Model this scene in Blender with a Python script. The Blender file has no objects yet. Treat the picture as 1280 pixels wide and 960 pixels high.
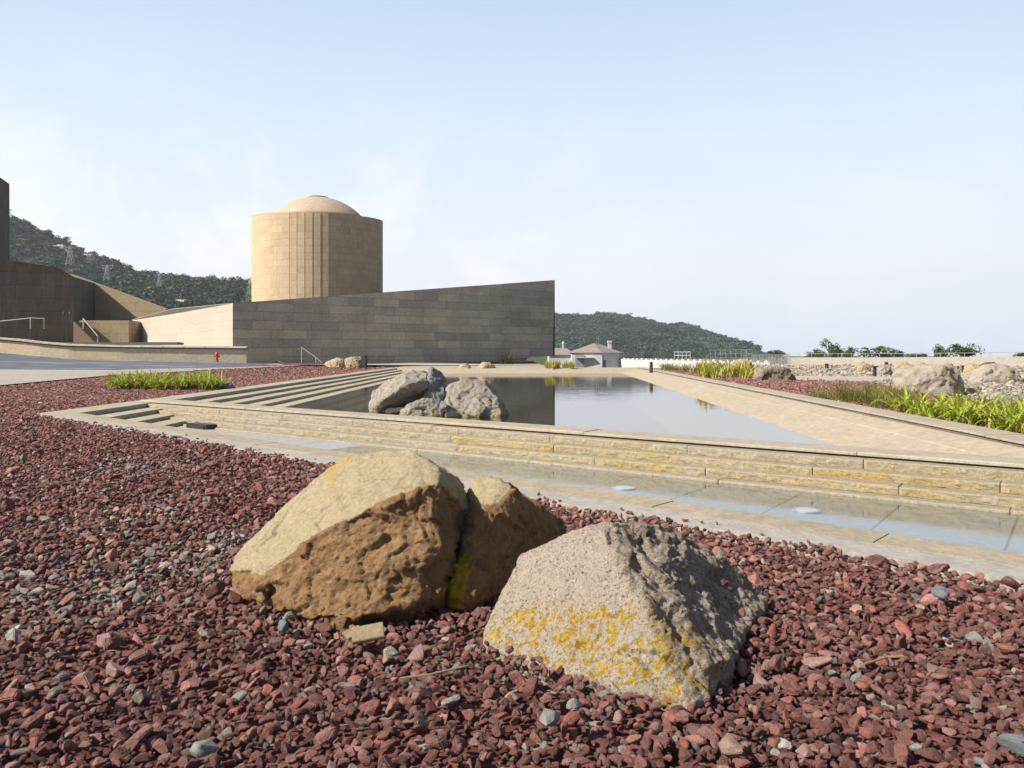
import bpy, bmesh, math, random
import numpy as np
from mathutils import Vector, Matrix, noise, Euler
R = math.radians
random.seed(7); rng = np.random.default_rng(11)
scene = bpy.context.scene
C = scene.collection

# ------------------------------------------------------------------ camera, sky, sun, exposure
F, HOR, EYE = 960.0, 440.0, 1.0
cam_d = bpy.data.cameras.new('camera'); cam = bpy.data.objects.new('camera', cam_d); C.objects.link(cam)
cam.location = (0, 0, EYE); cam.rotation_euler = (R(90), 0, 0)
cam_d.sensor_width = 36; cam_d.lens = 27; cam_d.shift_y = -40/1280
cam_d.clip_start = 0.05; cam_d.clip_end = 60000
scene.camera = cam
SUN_EL, SUN_AZ = R(40), math.atan2(-0.915, -0.40)          # azimuth from +Y towards +X
sun_vec = Vector((math.sin(SUN_AZ)*math.cos(SUN_EL), math.cos(SUN_AZ)*math.cos(SUN_EL), math.sin(SUN_EL)))
w = bpy.data.worlds.new('World'); scene.world = w; w.use_nodes = True
wt = w.node_tree; wt.nodes.clear()
def wn(t, **k):
    n = wt.nodes.new(t)
    for a, b in k.items(): setattr(n, a, b)
    return n
sky = wn('ShaderNodeTexSky', sky_type='NISHITA', sun_disc=False, sun_elevation=SUN_EL, sun_rotation=SUN_AZ % (2*math.pi),
         air_density=1.0, dust_density=1.6, ozone_density=1.2, altitude=20)
tc = wn('ShaderNodeTexCoord'); mp = wn('ShaderNodeMapping'); mp.inputs['Scale'].default_value = (2.4, 2.4, 3.2)
nz = wn('ShaderNodeTexNoise'); nz.inputs['Scale'].default_value = 2.2; nz.inputs['Detail'].default_value = 10; nz.inputs['Roughness'].default_value = .62
nz.inputs['Distortion'].default_value = .5
cr = wn('ShaderNodeValToRGB'); cr.color_ramp.elements[0].position = .45; cr.color_ramp.elements[1].position = .68
cr.color_ramp.elements[0].color = (0, 0, 0, 1); cr.color_ramp.elements[1].color = (.55,)*3+(1,)
sx = wn('ShaderNodeSeparateXYZ'); hr = wn('ShaderNodeValToRGB')          # thin bright veil of high cloud over the blue
e = hr.color_ramp.elements; e[0].position = 0.0; e[0].color = (.84, .84, .84, 1); e[1].position = .72; e[1].color = (.08, .08, .08, 1); q_ = e.new(.42); q_.color = (.66, .66, .66, 1)  # veil faded overhead, above the view, to dim the fill light
veil = wn('ShaderNodeValToRGB'); e = veil.color_ramp.elements
e[0].position = 0.0; e[0].color = (.66, .71, .82, 1); e[1].position = .5; e[1].color = (.50, .64, .86, 1)
q_ = e.new(.10); q_.color = (.77, .78, .82, 1); q_ = e.new(.26); q_.color = (.68, .77, .90, 1)
vs_ = wn('ShaderNodeVectorMath', operation='SCALE'); vs_.inputs['Scale'].default_value = 16.5
m1 = wn('ShaderNodeMix', data_type='RGBA'); m2 = wn('ShaderNodeMix', data_type='RGBA'); m2.inputs['B'].default_value = (13.8, 13.6, 13.9, 1)
bg = wn('ShaderNodeBackground'); bg.inputs['Strength'].default_value = .05
out = wn('ShaderNodeOutputWorld')
L = wt.links.new
L(tc.outputs['Generated'], mp.inputs['Vector']); L(mp.outputs[0], nz.inputs['Vector']); L(nz.outputs['Fac'], cr.inputs[0])
L(tc.outputs['Generated'], sx.inputs[0]); L(sx.outputs['Z'], hr.inputs[0]); L(sx.outputs['Z'], veil.inputs[0]); L(veil.outputs[0], vs_.inputs[0])
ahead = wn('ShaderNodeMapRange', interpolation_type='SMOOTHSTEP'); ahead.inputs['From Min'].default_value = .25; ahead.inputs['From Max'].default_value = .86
ahead.inputs['To Min'].default_value = .14; ahead.inputs['To Max'].default_value = 1.0; L(sx.outputs['Y'], ahead.inputs['Value'])  # veil dropped beside and behind the camera, out of view, to cut fill light
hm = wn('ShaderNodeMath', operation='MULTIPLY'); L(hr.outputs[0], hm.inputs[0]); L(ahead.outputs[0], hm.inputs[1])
cmul = wn('ShaderNodeMath', operation='MULTIPLY'); L(cr.outputs[0], cmul.inputs[0]); 
clow = wn('ShaderNodeMapRange', interpolation_type='SMOOTHSTEP'); clow.inputs['From Min'].default_value = .16; clow.inputs['From Max'].default_value = .36
clow.inputs['To Min'].default_value = 1.0; clow.inputs['To Max'].default_value = 0.0; L(sx.outputs['Z'], clow.inputs['Value'])
cleft = wn('ShaderNodeMapRange', interpolation_type='SMOOTHSTEP'); cleft.inputs['From Min'].default_value = -.25; cleft.inputs['From Max'].default_value = .25
cleft.inputs['To Min'].default_value = 1.0; cleft.inputs['To Max'].default_value = 0.25; L(sx.outputs['X'], cleft.inputs['Value'])
cc_ = wn('ShaderNodeMath', operation='MULTIPLY'); L(clow.outputs[0], cc_.inputs[0]); L(cleft.outputs[0], cc_.inputs[1]); L(cc_.outputs[0], cmul.inputs[1])
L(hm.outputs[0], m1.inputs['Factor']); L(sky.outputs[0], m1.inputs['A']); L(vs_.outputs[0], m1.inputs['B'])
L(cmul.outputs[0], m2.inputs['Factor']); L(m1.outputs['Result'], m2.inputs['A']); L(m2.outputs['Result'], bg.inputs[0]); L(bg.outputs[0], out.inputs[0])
sd = bpy.data.lights.new('sun', 'SUN'); so = bpy.data.objects.new('sun', sd); C.objects.link(so)
sd.energy = 5.0; sd.angle = R(.53); sd.color = (1, .93, .82)
so.rotation_euler = sun_vec.to_track_quat('Z', 'Y').to_euler()
scene.view_settings.view_transform = 'Standard'; scene.view_settings.look = 'None'
scene.view_settings.gamma = 1; scene.view_settings.use_curve_mapping = False
scene.view_settings.exposure = 0.82
scene.cycles.transparent_max_bounces = 16

# ------------------------------------------------------------------ helpers
def at(px, py, Y):                     # a real point of the place at depth Y
    return Vector(((px-640)/F*Y, Y, EYE-(py-HOR)/F*Y))
def tag(o, label=None, cat=None, group=None, kind=None):
    for k, v in (('label', label), ('category', cat), ('group', group), ('kind', kind)):
        if v: o[k] = v
    return o
def mesh_obj(name, verts, faces, m=None, parent=None, smooth=False, uvs=None):
    me = bpy.data.meshes.new(name); me.from_pydata([tuple(v) for v in verts], [], faces); me.update()
    if uvs is not None:
        ul = me.uv_layers.new(name='UVMap')
        flat = np.array([c for u in uvs for c in u], dtype=np.float32)
        ul.data.foreach_set('uv', flat.ravel())
    if m: me.materials.append(m)
    if smooth: me.shade_smooth()
    o = bpy.data.objects.new(name, me); C.objects.link(o)
    if parent: o.parent = parent
    return o
def bm_obj(name, bm, m=None, parent=None, smooth=False):
    me = bpy.data.meshes.new(name); bm.to_mesh(me); bm.free()
    if m: me.materials.append(m)
    if smooth: me.shade_smooth()
    o = bpy.data.objects.new(name, me); C.objects.link(o)
    if parent: o.parent = parent
    return o
def empty(name, loc, rz=0):
    o = bpy.data.objects.new(name, None); C.objects.link(o); o.location = loc; o.rotation_euler = (0, 0, rz)
    o.empty_display_size = .3
    return o
def bx(bm, c, s, rz=0, bev=0):
    r = bmesh.ops.create_cube(bm, size=1, matrix=Matrix.Translation(c) @ Matrix.Rotation(rz, 4, 'Z') @ Matrix.Diagonal((*s, 1)))
    if bev:
        es = list({e for v in r['verts'] for e in v.link_edges})
        bmesh.ops.bevel(bm, geom=es, offset=bev, segments=2, affect='EDGES')
def bar(bm, a, b, r, seg=8, r2=None):
    a, b = Vector(a), Vector(b); d = b-a
    q = d.to_track_quat('Z', 'Y').to_matrix().to_4x4()
    bmesh.ops.create_cone(bm, cap_ends=True, segments=seg, radius1=r, radius2=r if r2 is None else r2, depth=d.length, matrix=Matrix.Translation((a+b)/2) @ q)
def lathe(bm, prof, c, seg=24):
    rings = []
    for r, z in prof:
        rings.append([bm.verts.new((c[0]+r*math.cos(2*math.pi*i/seg), c[1]+r*math.sin(2*math.pi*i/seg), c[2]+z)) for i in range(seg)])
    for a, b in zip(rings, rings[1:]):
        for i in range(seg): bm.faces.new((a[i], a[(i+1) % seg], b[(i+1) % seg], b[i]))
    bm.faces.new(rings[0][::-1]); bm.faces.new(rings[-1])

# ---- material building
class M_:
    def __init__(s, name, rough=.85, spec=.3):
        s.m = bpy.data.materials.new(name); s.m.use_nodes = True; s.t = s.m.node_tree
        s.b = s.t.nodes['Principled BSDF']; s.b.inputs['Roughness'].default_value = rough
        s.b.inputs['Specular IOR Level'].default_value = spec
    def n(s, typ, ins=None, **k):
        nd = s.t.nodes.new(typ)
        for a, b in k.items(): setattr(nd, a, b)
        for a, b in (ins or {}).items():
            if hasattr(b, 'is_output') or hasattr(b, 'links'): s.t.links.new(b, nd.inputs[a])
            else: nd.inputs[a].default_value = b
        return nd
    def co(s, kind='Object'): return s.n('ShaderNodeTexCoord').outputs[kind]
    def noise(s, v, scale, detail=6, rough=.6, dist=0, out='Fac'):
        return s.n('ShaderNodeTexNoise', {'Vector': v, 'Scale': scale, 'Detail': detail, 'Roughness': rough, 'Distortion': dist}).outputs[out]
    def map(s, v, sc): return s.n('ShaderNodeMapping', {'Vector': v, 'Scale': sc}).outputs[0]
    def ramp(s, f, stops, interp='LINEAR'):
        r = s.n('ShaderNodeValToRGB', {'Fac': f}); e = r.color_ramp.elements; r.color_ramp.interpolation = interp
        while len(e) < len(stops): e.new(.5)
        for i, (p, c) in enumerate(stops):
            e[i].position = p; e[i].color = (c, c, c, 1) if isinstance(c, (int, float)) else (*c, 1)
        return r.outputs[0]
    def mix(s, f, a, b, mode='MIX'):
        def v(x): return (*x, 1) if isinstance(x, tuple) and len(x) == 3 else x
        return s.n('ShaderNodeMix', {'Factor': f, 'A': v(a), 'B': v(b)}, data_type='RGBA', blend_type=mode).outputs['Result'] if False else s._mix(f, v(a), v(b), mode)
    def _mix(s, f, a, b, mode):
        if mode == 'OVERLAY':
            b = s.n('ShaderNodeBrightContrast', {'Color': b, 'Bright': 0.0, 'Contrast': 1.3}).outputs[0]
        nd = s.t.nodes.new('ShaderNodeMix'); nd.data_type = 'RGBA'; nd.blend_type = mode
        for sock, x in ((nd.inputs[0], f), (nd.inputs[6], a), (nd.inputs[7], b)):
            if hasattr(x, 'links'): s.t.links.new(x, sock)
            else: sock.default_value = x
        return nd.outputs[2]
    def math(s, op, a, b=0.0, clamp=False):
        nd = s.t.nodes.new('ShaderNodeMath'); nd.operation = op; nd.use_clamp = clamp
        for sock, x in ((nd.inputs[0], a), (nd.inputs[1], b)):
            if hasattr(x, 'links'): s.t.links.new(x, sock)
            else: sock.default_value = x
        return nd.outputs[0]
    def attr(s, name, typ='GEOMETRY', out='Color'):
        return s.n('ShaderNodeAttribute', attribute_name=name, attribute_type=typ).outputs[out]
    def col(s, c):
        if hasattr(c, 'links'): s.t.links.new(c, s.b.inputs['Base Color'])
        else: s.b.inputs['Base Color'].default_value = (*c, 1)
        return s
    def bump(s, h, strength=.5, dist=.02):
        prev = s.b.inputs['Normal'].links
        bn = s.n('ShaderNodeBump', {'Height': h, 'Strength': min(1, strength*1.3) if strength > 0 else strength, 'Distance': dist*2.2})
        if prev: s.t.links.new(prev[0].from_socket, bn.inputs['Normal'])
        s.t.links.new(bn.outputs[0], s.b.inputs['Normal']); return s

def block_stone(name, c1, c2, mortar, bw, bh, ms=.012, dirt=.5, var=.5, stain=(.16, .13, .09)):
    k = M_(name, .88, .2); uv = k.co('UV')
    br = k.n('ShaderNodeTexBrick', {'Vector': uv, 'Color1': (*c1, 1), 'Color2': (*c2, 1), 'Mortar': (*mortar, 1), 'Scale': 1.0, 'Mortar Size': ms,
             'Mortar Smooth': .2, 'Bias': -.1, 'Brick Width': bw, 'Row Height': bh}, offset=.37, offset_frequency=2, squash=1.25, squash_frequency=3)
    n1 = k.noise(uv, .35, 7, .65); n2 = k.noise(uv, 4.5, 6, .7); n3 = k.noise(k.map(uv, (1.4, .25, 1)), 1.2, 5, .6)
    c = k.mix(k.ramp(n1, [(.35, 0.0), (.7, dirt)]), br.outputs['Color'], stain)
    c = k.mix(k.ramp(n3, [(.5, 0.0), (.75, var)]), c, k.mix(.5, c1, (.5, .42, .3)))
    c = k.mix(.55, c, k.mix(n2, (.35, .35, .35), (.68, .68, .68)), 'OVERLAY')
    k.col(c).bump(br.outputs['Fac'], -.6, .03).bump(n2, .25, .03)
    return k.m
def plain_stone(name, base, dark, yellow=None, scale=1.0, ystr=.7, rough=.85, bumps=.4, bd=.02):
    k = M_(name, rough, .25); v = k.co()
    n1 = k.noise(v, .9*scale, 8, .65); n2 = k.noise(v, 7*scale, 8, .7); n3 = k.noise(v, 45*scale, 5, .7)
    c = k.mix(k.ramp(n1, [(.35, 0.0), (.7, 1.0)]), base, dark)
    if yellow: c = k.mix(k.ramp(k.noise(v, 1.7*scale, 6, .7, .5), [(.52, 0.0), (.66, ystr)]), c, yellow)
    c = k.mix(.7, c, k.mix(k.math('MULTIPLY', k.math('ADD', n2, n3), .5), (.25,)*3, (.75,)*3), 'OVERLAY')
    k.col(c).bump(n2, bumps, bd).bump(n3, bumps*.6, bd*.3)
    return k.m
def simple(name, c, rough=.5, metal=0, var=.15):
    k = M_(name, rough, .5); n = k.noise(k.co(), 6, 6, .6)
    k.col(k.mix(n, tuple(x*(1-var) for x in c), tuple(min(1, x*(1+var)) for x in c))); k.b.inputs['Metallic'].default_value = metal
    return k.m

MAT = {}
MAT['hall'] = block_stone('dark_sandstone_blocks', (.49, .435, .345), (.30, .29, .265), (.15, .14, .125), 2.2, .66, .012, .5, .18, (.18, .14, .095))
MAT['hall_side'] = block_stone('pale_sandstone_blocks', (.40, .355, .305), (.36, .32, .275), (.27, .24, .205), 2.2, .66, .012, .25, .3, (.36, .28, .2))
MAT['tower'] = block_stone('tower_sandstone', (.50, .385, .25), (.41, .315, .205), (.28, .215, .14), 1.1, .62, .012, .35, .4, (.38, .27, .16))
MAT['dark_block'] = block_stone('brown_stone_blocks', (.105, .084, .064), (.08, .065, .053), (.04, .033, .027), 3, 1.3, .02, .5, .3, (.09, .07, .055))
MAT['warm_block'] = block_stone('tan_stone_blocks', (.34, .27, .17), (.29, .235, .155), (.16, .12, .08), 2.4, .95, .02, .5, .4, (.2, .14, .08))
MAT['parapet'] = block_stone('parapet_stone', (.54, .435, .275), (.50, .45, .365), (.34, .27, .18), 2.1, 3.0, .008, .35, .3, (.46, .33, .18))
MAT['coping'] = plain_stone('pale_cut_stone', (.35, .31, .25), (.29, .255, .20), (.38, .30, .14), 1.0, .35)
MAT['apron'] = plain_stone('pale_pavement', (.325, .305, .275), (.28, .26, .23), None, .8)
MAT['apron_tan'] = plain_stone('tan_pavement', (.32, .27, .20), (.27, .23, .165), None, .8)
MAT['plaza'] = plain_stone('plaza_pavement', (.32, .29, .245), (.27, .245, .21), None, .3)
MAT['white'] = plain_stone('white_plaster', (.52, .52, .52), (.41, .41, .42), None, .25, bumps=.1)
MAT['steel'] = simple('brushed_steel', (.55, .56, .58), .35, .8)
MAT['pale_paint'] = simple('pale_paint', (.48, .49, .50), .5)
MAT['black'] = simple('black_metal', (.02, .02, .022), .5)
MAT['red'] = simple('red_paint', (.55, .03, .03), .4)
MAT['bark'] = simple('bark', (.08, .06, .04), .9)

# ------------------------------------------------------------------ plan of the place (metres)
TIP = Vector((-7.63, 12.3)); FC = Vector((5.38, .41)); FARY = 48.0
def outer_x(Y): return 5.35+.061*Y
AP_D = (FC-TIP).normalized(); AP_N = Vector((-AP_D.y, AP_D.x))       # pavement direction, towards pool
APW = .53
CAP_L, CAP_R = Vector((-6.66, 14.7)), Vector((4.34, 6.51))
W_D = (CAP_R-CAP_L).normalized(); W_N = Vector((W_D.y, -W_D.x))      # wall direction, outward (towards camera)
def ground_h(x, y):
    def ss(t): t = min(1, max(0, t)); return t*t*(3-2*t)
    return .22*ss((y-20)/22)*ss((-x-8)/6)
def in_pool(x, y, m=0.0):
    p = Vector((x, y))
    return (p-TIP).dot(AP_N) > -m and x > -7.63-m and x < outer_x(y)+m and y < FARY+m

# ------------------------------------------------------------------ ground, sea, roads
k = M_('red_soil', .95, .1); v = k.co()
vo = k.n('ShaderNodeTexVoronoi', {'Vector': v, 'Scale': 17.0}); 
c = k.ramp(k.n('ShaderNodeSeparateColor', {'Color': vo.outputs['Color']}).outputs[0], [(0, (.10, .035, .03)), (.4, (.17, .06, .052)), (.8, (.22, .085, .075)), (.93, (.26, .2, .17)), (1, (.3, .26, .22))])
c = k.mix(k.ramp(vo.outputs['Distance'], [(.2, 0.0), (.8, .8)]), c, (.05, .02, .018))
k.col(c).bump(vo.outputs['Distance'], -1, .04); MAT['soil'] = k.m
big = 62
P1, P2, P3, P4 = (TIP.x, TIP.y), (FC.x, FC.y), (outer_x(FARY), FARY), (-7.63, FARY)
def polysheet(name, pts, m, z=None, kind='structure', label=None):
    vs = [(p[0], p[1], p[2] if len(p) > 2 else z) for p in pts]
    o = mesh_obj(name, vs, [tuple(range(len(vs)))], m); return tag(o, kind=kind, label=label)
def gz(p): return (p[0], p[1], -.05 if p[1] < 20 else -.03)
EDGE = [(2.4, 48.2), (13.5, 47.5), (21, 61.4), (70, 61)]
gf = [[(-140, -60), (70, -60), P2, P1], [(70, -60), EDGE[3], EDGE[2], EDGE[1], P3, P2], [P4, EDGE[0], (2.4, 63), (2.4, 110), (-140, 110)], [(-140, 110), (-140, -60), P1, P4]]
gv, gff = [], []
for f in gf:
    gff.append(tuple(range(len(gv), len(gv)+len(f)))); gv += [gz(p) for p in f]
tag(mesh_obj('ground', gv, gff, MAT['soil']), kind='structure')
k = M_('scrub', .95, .1); k.col(k.mix(k.noise(k.co(), .05, 8, .7), (.05, .06, .025), (.16, .13, .09))); MAT['scrub'] = k.m
polysheet('lower_ground', [(-900, -300), (700, -300), (300, 200), (320, 1250), (-900, 1250)], MAT['scrub'], -3.6)
k = M_('sea_water', .12, .5); k.col((.12, .2, .28)).bump(k.noise(k.co(), .3, 4, .6), .3, .2); MAT['sea'] = k.m
polysheet('sea', [(-1100, -480), (1100, -480), (1100, 1350), (-1100, 1350)], MAT['sea'], -9.0)

# red gravel terrace rising gently on the left, under the stones
def grid_sheet(name, x0, x1, y0, y1, nx, ny, zf, m, keep=None):
    vs, fs = [], []
    for j in range(ny+1):
        for i in range(nx+1):
            x = x0+(x1-x0)*i/nx; y = y0+(y1-y0)*j/ny; vs.append((x, y, zf(x, y)))
    for j in range(ny):
        for i in range(nx):
            a = j*(nx+1)+i; cx = x0+(x1-x0)*(i+.5)/nx; cy = y0+(y1-y0)*(j+.5)/ny
            if keep is None or keep(cx, cy): fs.append((a, a+1, a+nx+2, a+nx+1))
    return tag(mesh_obj(name, vs, fs, m, smooth=True), kind='structure')
grid_sheet('gravel_terrace', -17, -7.66, 16, 56, 40, 80, lambda x, y: ground_h(x, y)-.012, MAT['soil'])

plaza_edge = [(-12.3, 2, 0.004), (-14.2, 14, .004), (-14.9, 22.3, .02), (-15.4, 29.4, .10), (-13.9, 36.7, .17), (-12.8, 39.8, .205), (-12.0, 46, .225), (-4.9, 55.5, .03), (3, 57, .03)]
front = [(-140, 462, 34), (-60, 462, 34), (0, 462, 34), (145, 462.5, 34.5), (230, 461, 37), (300, 459, 40), (380, 457.2, 46)]
back = [(-140, 431, 50), (-60, 436, 50), (0, 441, 50), (100, 450, 50), (200, 452, 51), (308, 453.6, 52), (385, 455.2, 53)]
fr = [at(*p) for p in front]; bk = [at(*p) for p in back]
k = M_('asphalt', .7, .4); v = k.co(); n1 = k.noise(v, .35, 6, .65, .6); n2 = k.noise(v, 30, 4, .6)
c = k.mix(k.ramp(n1, [(.52, 0.0), (.62, .8)]), (.085, .09, .115), (.19, .2, .24)); c = k.mix(.5, c, k.mix(n2, (.3,)*3, (.7,)*3), 'OVERLAY')
k.col(c).bump(n2, .3, .01); MAT['asphalt'] = k.m
vs, fs = [], []
for a, b in zip(fr, bk):
    for j in range(5): vs.append(a.lerp(b, j/4))
for i in range(len(fr)-1):
    for j in range(4): fs.append((i*5+j, (i+1)*5+j, (i+1)*5+j+1, i*5+j+1))
tag(mesh_obj('road', vs, fs, MAT['asphalt'], smooth=True), kind='structure')
# pale plaza between the road and the red gravel
pl = [Vector(p) for p in plaza_edge]
left_side = [Vector((-30, 2, .0)), Vector((-30, 14, .01)), Vector((-27, 24, .05)), fr[2]+Vector((-1, 0, .0)), fr[3], fr[4], fr[5], fr[6], Vector((-8, 62, .12))]
vs, fs = [], []
for a, b in zip(pl, left_side):
    for j in range(5): q = a.lerp(b, j/4); q.z += .014; vs.append(q)
for i in range(len(pl)-1):
    for j in range(4): fs.append((i*5+j, i*5+j+1, (i+1)*5+j+1, (i+1)*5+j))
tag(mesh_obj('paving', vs, fs, MAT['plaza'], smooth=True), kind='structure')
# paving in front of the hall and along its foot
vs = [Vector((-21.5, 53.5, .25)), fr[6]+Vector((0, 0, .02)), Vector((-4.9, 55.6, .05)), Vector((2.3, 56, .02)), Vector((2.3, 62, .0)), Vector((2.3, 71, -.05)), Vector((-5.4, 65.6, -.05)), Vector((-20.3, 55.4, .25))]
tag(mesh_obj('paving', vs, [tuple(range(8))], MAT['plaza']), kind='structure')

# ------------------------------------------------------------------ pool: pavement, wall, steps, slope
def strip(a, b, n, o0, o1):            # four corners of a strip along a-b offset along n
    return [a+n*o0, b+n*o0, b+n*o1, a+n*o1]
def prism(name, pts, z0, z1, m, bev=0, parent=None):
    bm = bmesh.new(); vb = [bm.verts.new((p[0], p[1], z0)) for p in pts]; vt = [bm.verts.new((p[0], p[1], z1)) for p in pts]
    n = len(pts); bm.faces.new(vt); bm.faces.new(vb[::-1])
    for i in range(n): bm.faces.new((vb[i], vb[(i+1) % n], vt[(i+1) % n], vt[i]))
    bmesh.ops.recalc_face_normals(bm, faces=bm.faces)
    if bev: bmesh.ops.bevel(bm, geom=[e for e in bm.edges], offset=bev, segments=2, affect='EDGES')
    return bm_obj(name, bm, m, parent)
a0, b0 = TIP, FC
# outer pale band, inner tan band (slabs)
pts = [TIP, FC, FC+AP_N*.27, TIP+AP_N*.27+AP_D*.25]
tag(prism('pavement', pts, -.3, .012, MAT['apron'], .006), kind='structure')
bm = bmesh.new()
tot = (FC-TIP).length; s = .26
while s < tot-.2:
    e = min(s+random.uniform(1.1, 1.5), tot)
    q = [TIP+AP_D*s+AP_N*.274, TIP+AP_D*(e-.006)+AP_N*.274, TIP+AP_D*(e-.006)+AP_N*APW, TIP+AP_D*s+AP_N*APW]
    z1 = .016+random.uniform(-.003, .003)
    vb = [bm.verts.new((p.x, p.y, -.45)) for p in q]; vt = [bm.verts.new((p.x, p.y, z1)) for p in q]
    bm.faces.new(vt)
    for i in range(4): bm.faces.new((vb[i], vb[(i+1) % 4], vt[(i+1) % 4], vt[i]))
    s = e
bmesh.ops.recalc_face_normals(bm, faces=bm.faces)
tag(bm_obj('pavement', bm, MAT['apron_tan']), kind='structure')

# channel floor of grey slabs
k = M_('grey_slabs', .6, .4); uv = k.co('UV')
br = k.n('ShaderNodeTexBrick', {'Vector': uv, 'Color1': (.31, .32, .315, 1), 'Color2': (.27, .28, .28, 1), 'Mortar': (.06, .06, .055, 1), 'Scale': 1.0, 'Mortar Size': .01, 'Brick Width': .82, 'Row Height': 8.0}, offset=0.0)
n1 = k.noise(uv, 1.2, 7, .65); n2 = k.noise(uv, 14, 6, .7)
spx = k.n('ShaderNodeSeparateXYZ', {'Vector': uv}).outputs[0]
dry = k.ramp(k.math('ADD', k.math('MULTIPLY', spx, .1), k.math('MULTIPLY', n1, .35)), [(.62, 0.0), (.85, 1.0)])
c = k.mix(dry, (.31, .28, .24), br.outputs['Color']); c = k.mix(.6, c, k.mix(n2, (.3,)*3, (.7,)*3), 'OVERLAY')
k.col(c).bump(n2, .15, .01); MAT['slabs'] = k.m
ca = CAP_L-W_D*.6; cb = CAP_R+W_D*5.0; Lw = (cb-ca).length
nn = 24; vs, fs, uvs = [], [], []
def apron_at(p):                        # distance along W_N from wall line to the pavement's inner edge
    t = ((TIP+AP_N*APW)-p).dot(AP_N)/W_N.dot(AP_N); return t
for i in range(nn+1):
    p = ca+W_D*(Lw*i/nn); z = -.252-.045*i/nn; d = apron_at(p)+.02
    vs += [(p.x+W_N.x*.3, p.y+W_N.y*.3, z), (p.x+W_N.x*d, p.y+W_N.y*d, z)]
for i in range(nn):
    fs.append((2*i, 2*i+1, 2*i+3, 2*i+2)); u0, u1 = Lw*i/nn+.45, Lw*(i+1)/nn+.45
    uvs.append([(u0, .1), (u0, 3), (u1, 3), (u1, .1)])
fs = [f for f in fs]; 
tag(mesh_obj('channel_floor', vs, fs, MAT['slabs'], uvs=uvs), kind='structure')

def water_mat(name, tint, bump_s, bump_d, rough, stretch=(1, 1, 1), sc=2.0, power=4.6):
    m = bpy.data.materials.new(name); m.use_nodes = True; t = m.node_tree; t.nodes.clear()
    o = t.nodes.new('ShaderNodeOutputMaterial'); mixn = t.nodes.new('ShaderNodeMixShader'); fz0 = t.nodes.new('ShaderNodeLayerWeight'); fz0.inputs['Blend'].default_value = .5; fp = t.nodes.new('ShaderNodeMath'); fp.operation = 'POWER'; fp.inputs[1].default_value = power
    fz = t.nodes.new('ShaderNodeMapRange'); fz.inputs['To Min'].default_value = .03; t.links.new(fz0.outputs['Facing'], fp.inputs[0]); t.links.new(fp.outputs[0], fz.inputs['Value'])
    tr = t.nodes.new('ShaderNodeBsdfTransparent'); tr.inputs[0].default_value = (*tint, 1)
    gl = t.nodes.new('ShaderNodeBsdfGlossy'); gl.inputs['Roughness'].default_value = rough
    tcn = t.nodes.new('ShaderNodeTexCoord'); mp_ = t.nodes.new('ShaderNodeMapping'); mp_.inputs['Scale'].default_value = stretch
    nz_ = t.nodes.new('ShaderNodeTexNoise'); nz_.inputs['Scale'].default_value = sc; nz_.inputs['Detail'].default_value = 3
    bp = t.nodes.new('ShaderNodeBump'); bp.inputs['Strength'].default_value = bump_s; bp.inputs['Distance'].default_value = bump_d
    l = t.links.new
    l(tcn.outputs['Object'], mp_.inputs[0]); l(mp_.outputs[0], nz_.inputs[0]); l(nz_.outputs[0], bp.inputs['Height'])
    l(bp.outputs[0], gl.inputs['Normal']); l(fz.outputs[0], mixn.inputs[0]); l(tr.outputs[0], mixn.inputs[1]); l(gl.outputs[0], mixn.inputs[2]); l(mixn.outputs[0], o.inputs[0])
    return m
MAT['pool_water'] = water_mat('pool_water', (.72, .70, .52), .26, .012, .04, (.7, 1.1, 1), 2.2, 1.7)
MAT['channel_water'] = water_mat('channel_water', (.78, .82, .82), .16, .006, .07, (1, 1, 1), 4, 3.2)
vs = []
for i in range(nn+1):
    p = ca+W_D*(Lw*i/nn); d = apron_at(p)-.01
    vs += [(p.x+W_N.x*.4, p.y+W_N.y*.4, -.268), (p.x+W_N.x*d, p.y+W_N.y*d, -.268)]
tag(mesh_obj('channel_water', vs, [(2*i, 2*i+1, 2*i+3, 2*i+2) for i in range(nn)], MAT['channel_water']), kind='structure')
# pool water and floor
ci_l, ci_r = CAP_L-W_N*.3-W_D*1.2, CAP_R-W_N*.3+W_D*1.6
pw = [(ci_l.x, ci_l.y), (ci_r.x, ci_r.y), (outer_x(FARY)-.4, FARY-2), (-7.2, FARY-2)]
polysheet('pool_water', pw, MAT['pool_water'], -.27)
k = M_('pool_mud', .9, .2); v = k.co(); k.col(k.mix(k.noise(v, .5, 7, .7), (.075, .055, .04), (.13, .095, .065))); MAT['mud'] = k.m
polysheet('pool_floor', pw, MAT['mud'], -.66)

# the front wall of the pool: cap, rough courses, ledge
k = M_('split_faced_stone', .9, .2); v = k.co(); ti = k.attr('tint', out='Fac')
n1 = k.noise(v, 3.0, 8, .7, .4); n2 = k.noise(v, 22, 7, .75); n3 = k.noise(v, 90, 4, .7)
base = k.mix(n1, (.42, .37, .28), (.34, .295, .225))
yel = k.mix(n2, (.38, .26, .07), (.46, .35, .14))
msk = k.math('MULTIPLY', k.ramp(k.math('ADD', k.math('MULTIPLY', n1, .6), k.math('MULTIPLY', n2, .5)), [(.42, 0.0), (.62, 1.0)]), ti)
c = k.mix(msk, base, yel); c = k.mix(.8, c, k.mix(k.math('MULTIPLY', k.math('ADD', n2, n3), .5), (.2,)*3, (.78,)*3), 'OVERLAY')
k.col(c).bump(n2, .7, .02).bump(n3, .5, .006); MAT['split'] = k.m
wall = empty('pool_wall', (CAP_R.x, CAP_R.y, -.27))
tag(wall, 'low tiered stone wall of rough yellow courses between the shallow channel and the pool', 'wall')
wl = Vector((CAP_R.x, CAP_R.y, -.27))
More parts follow.
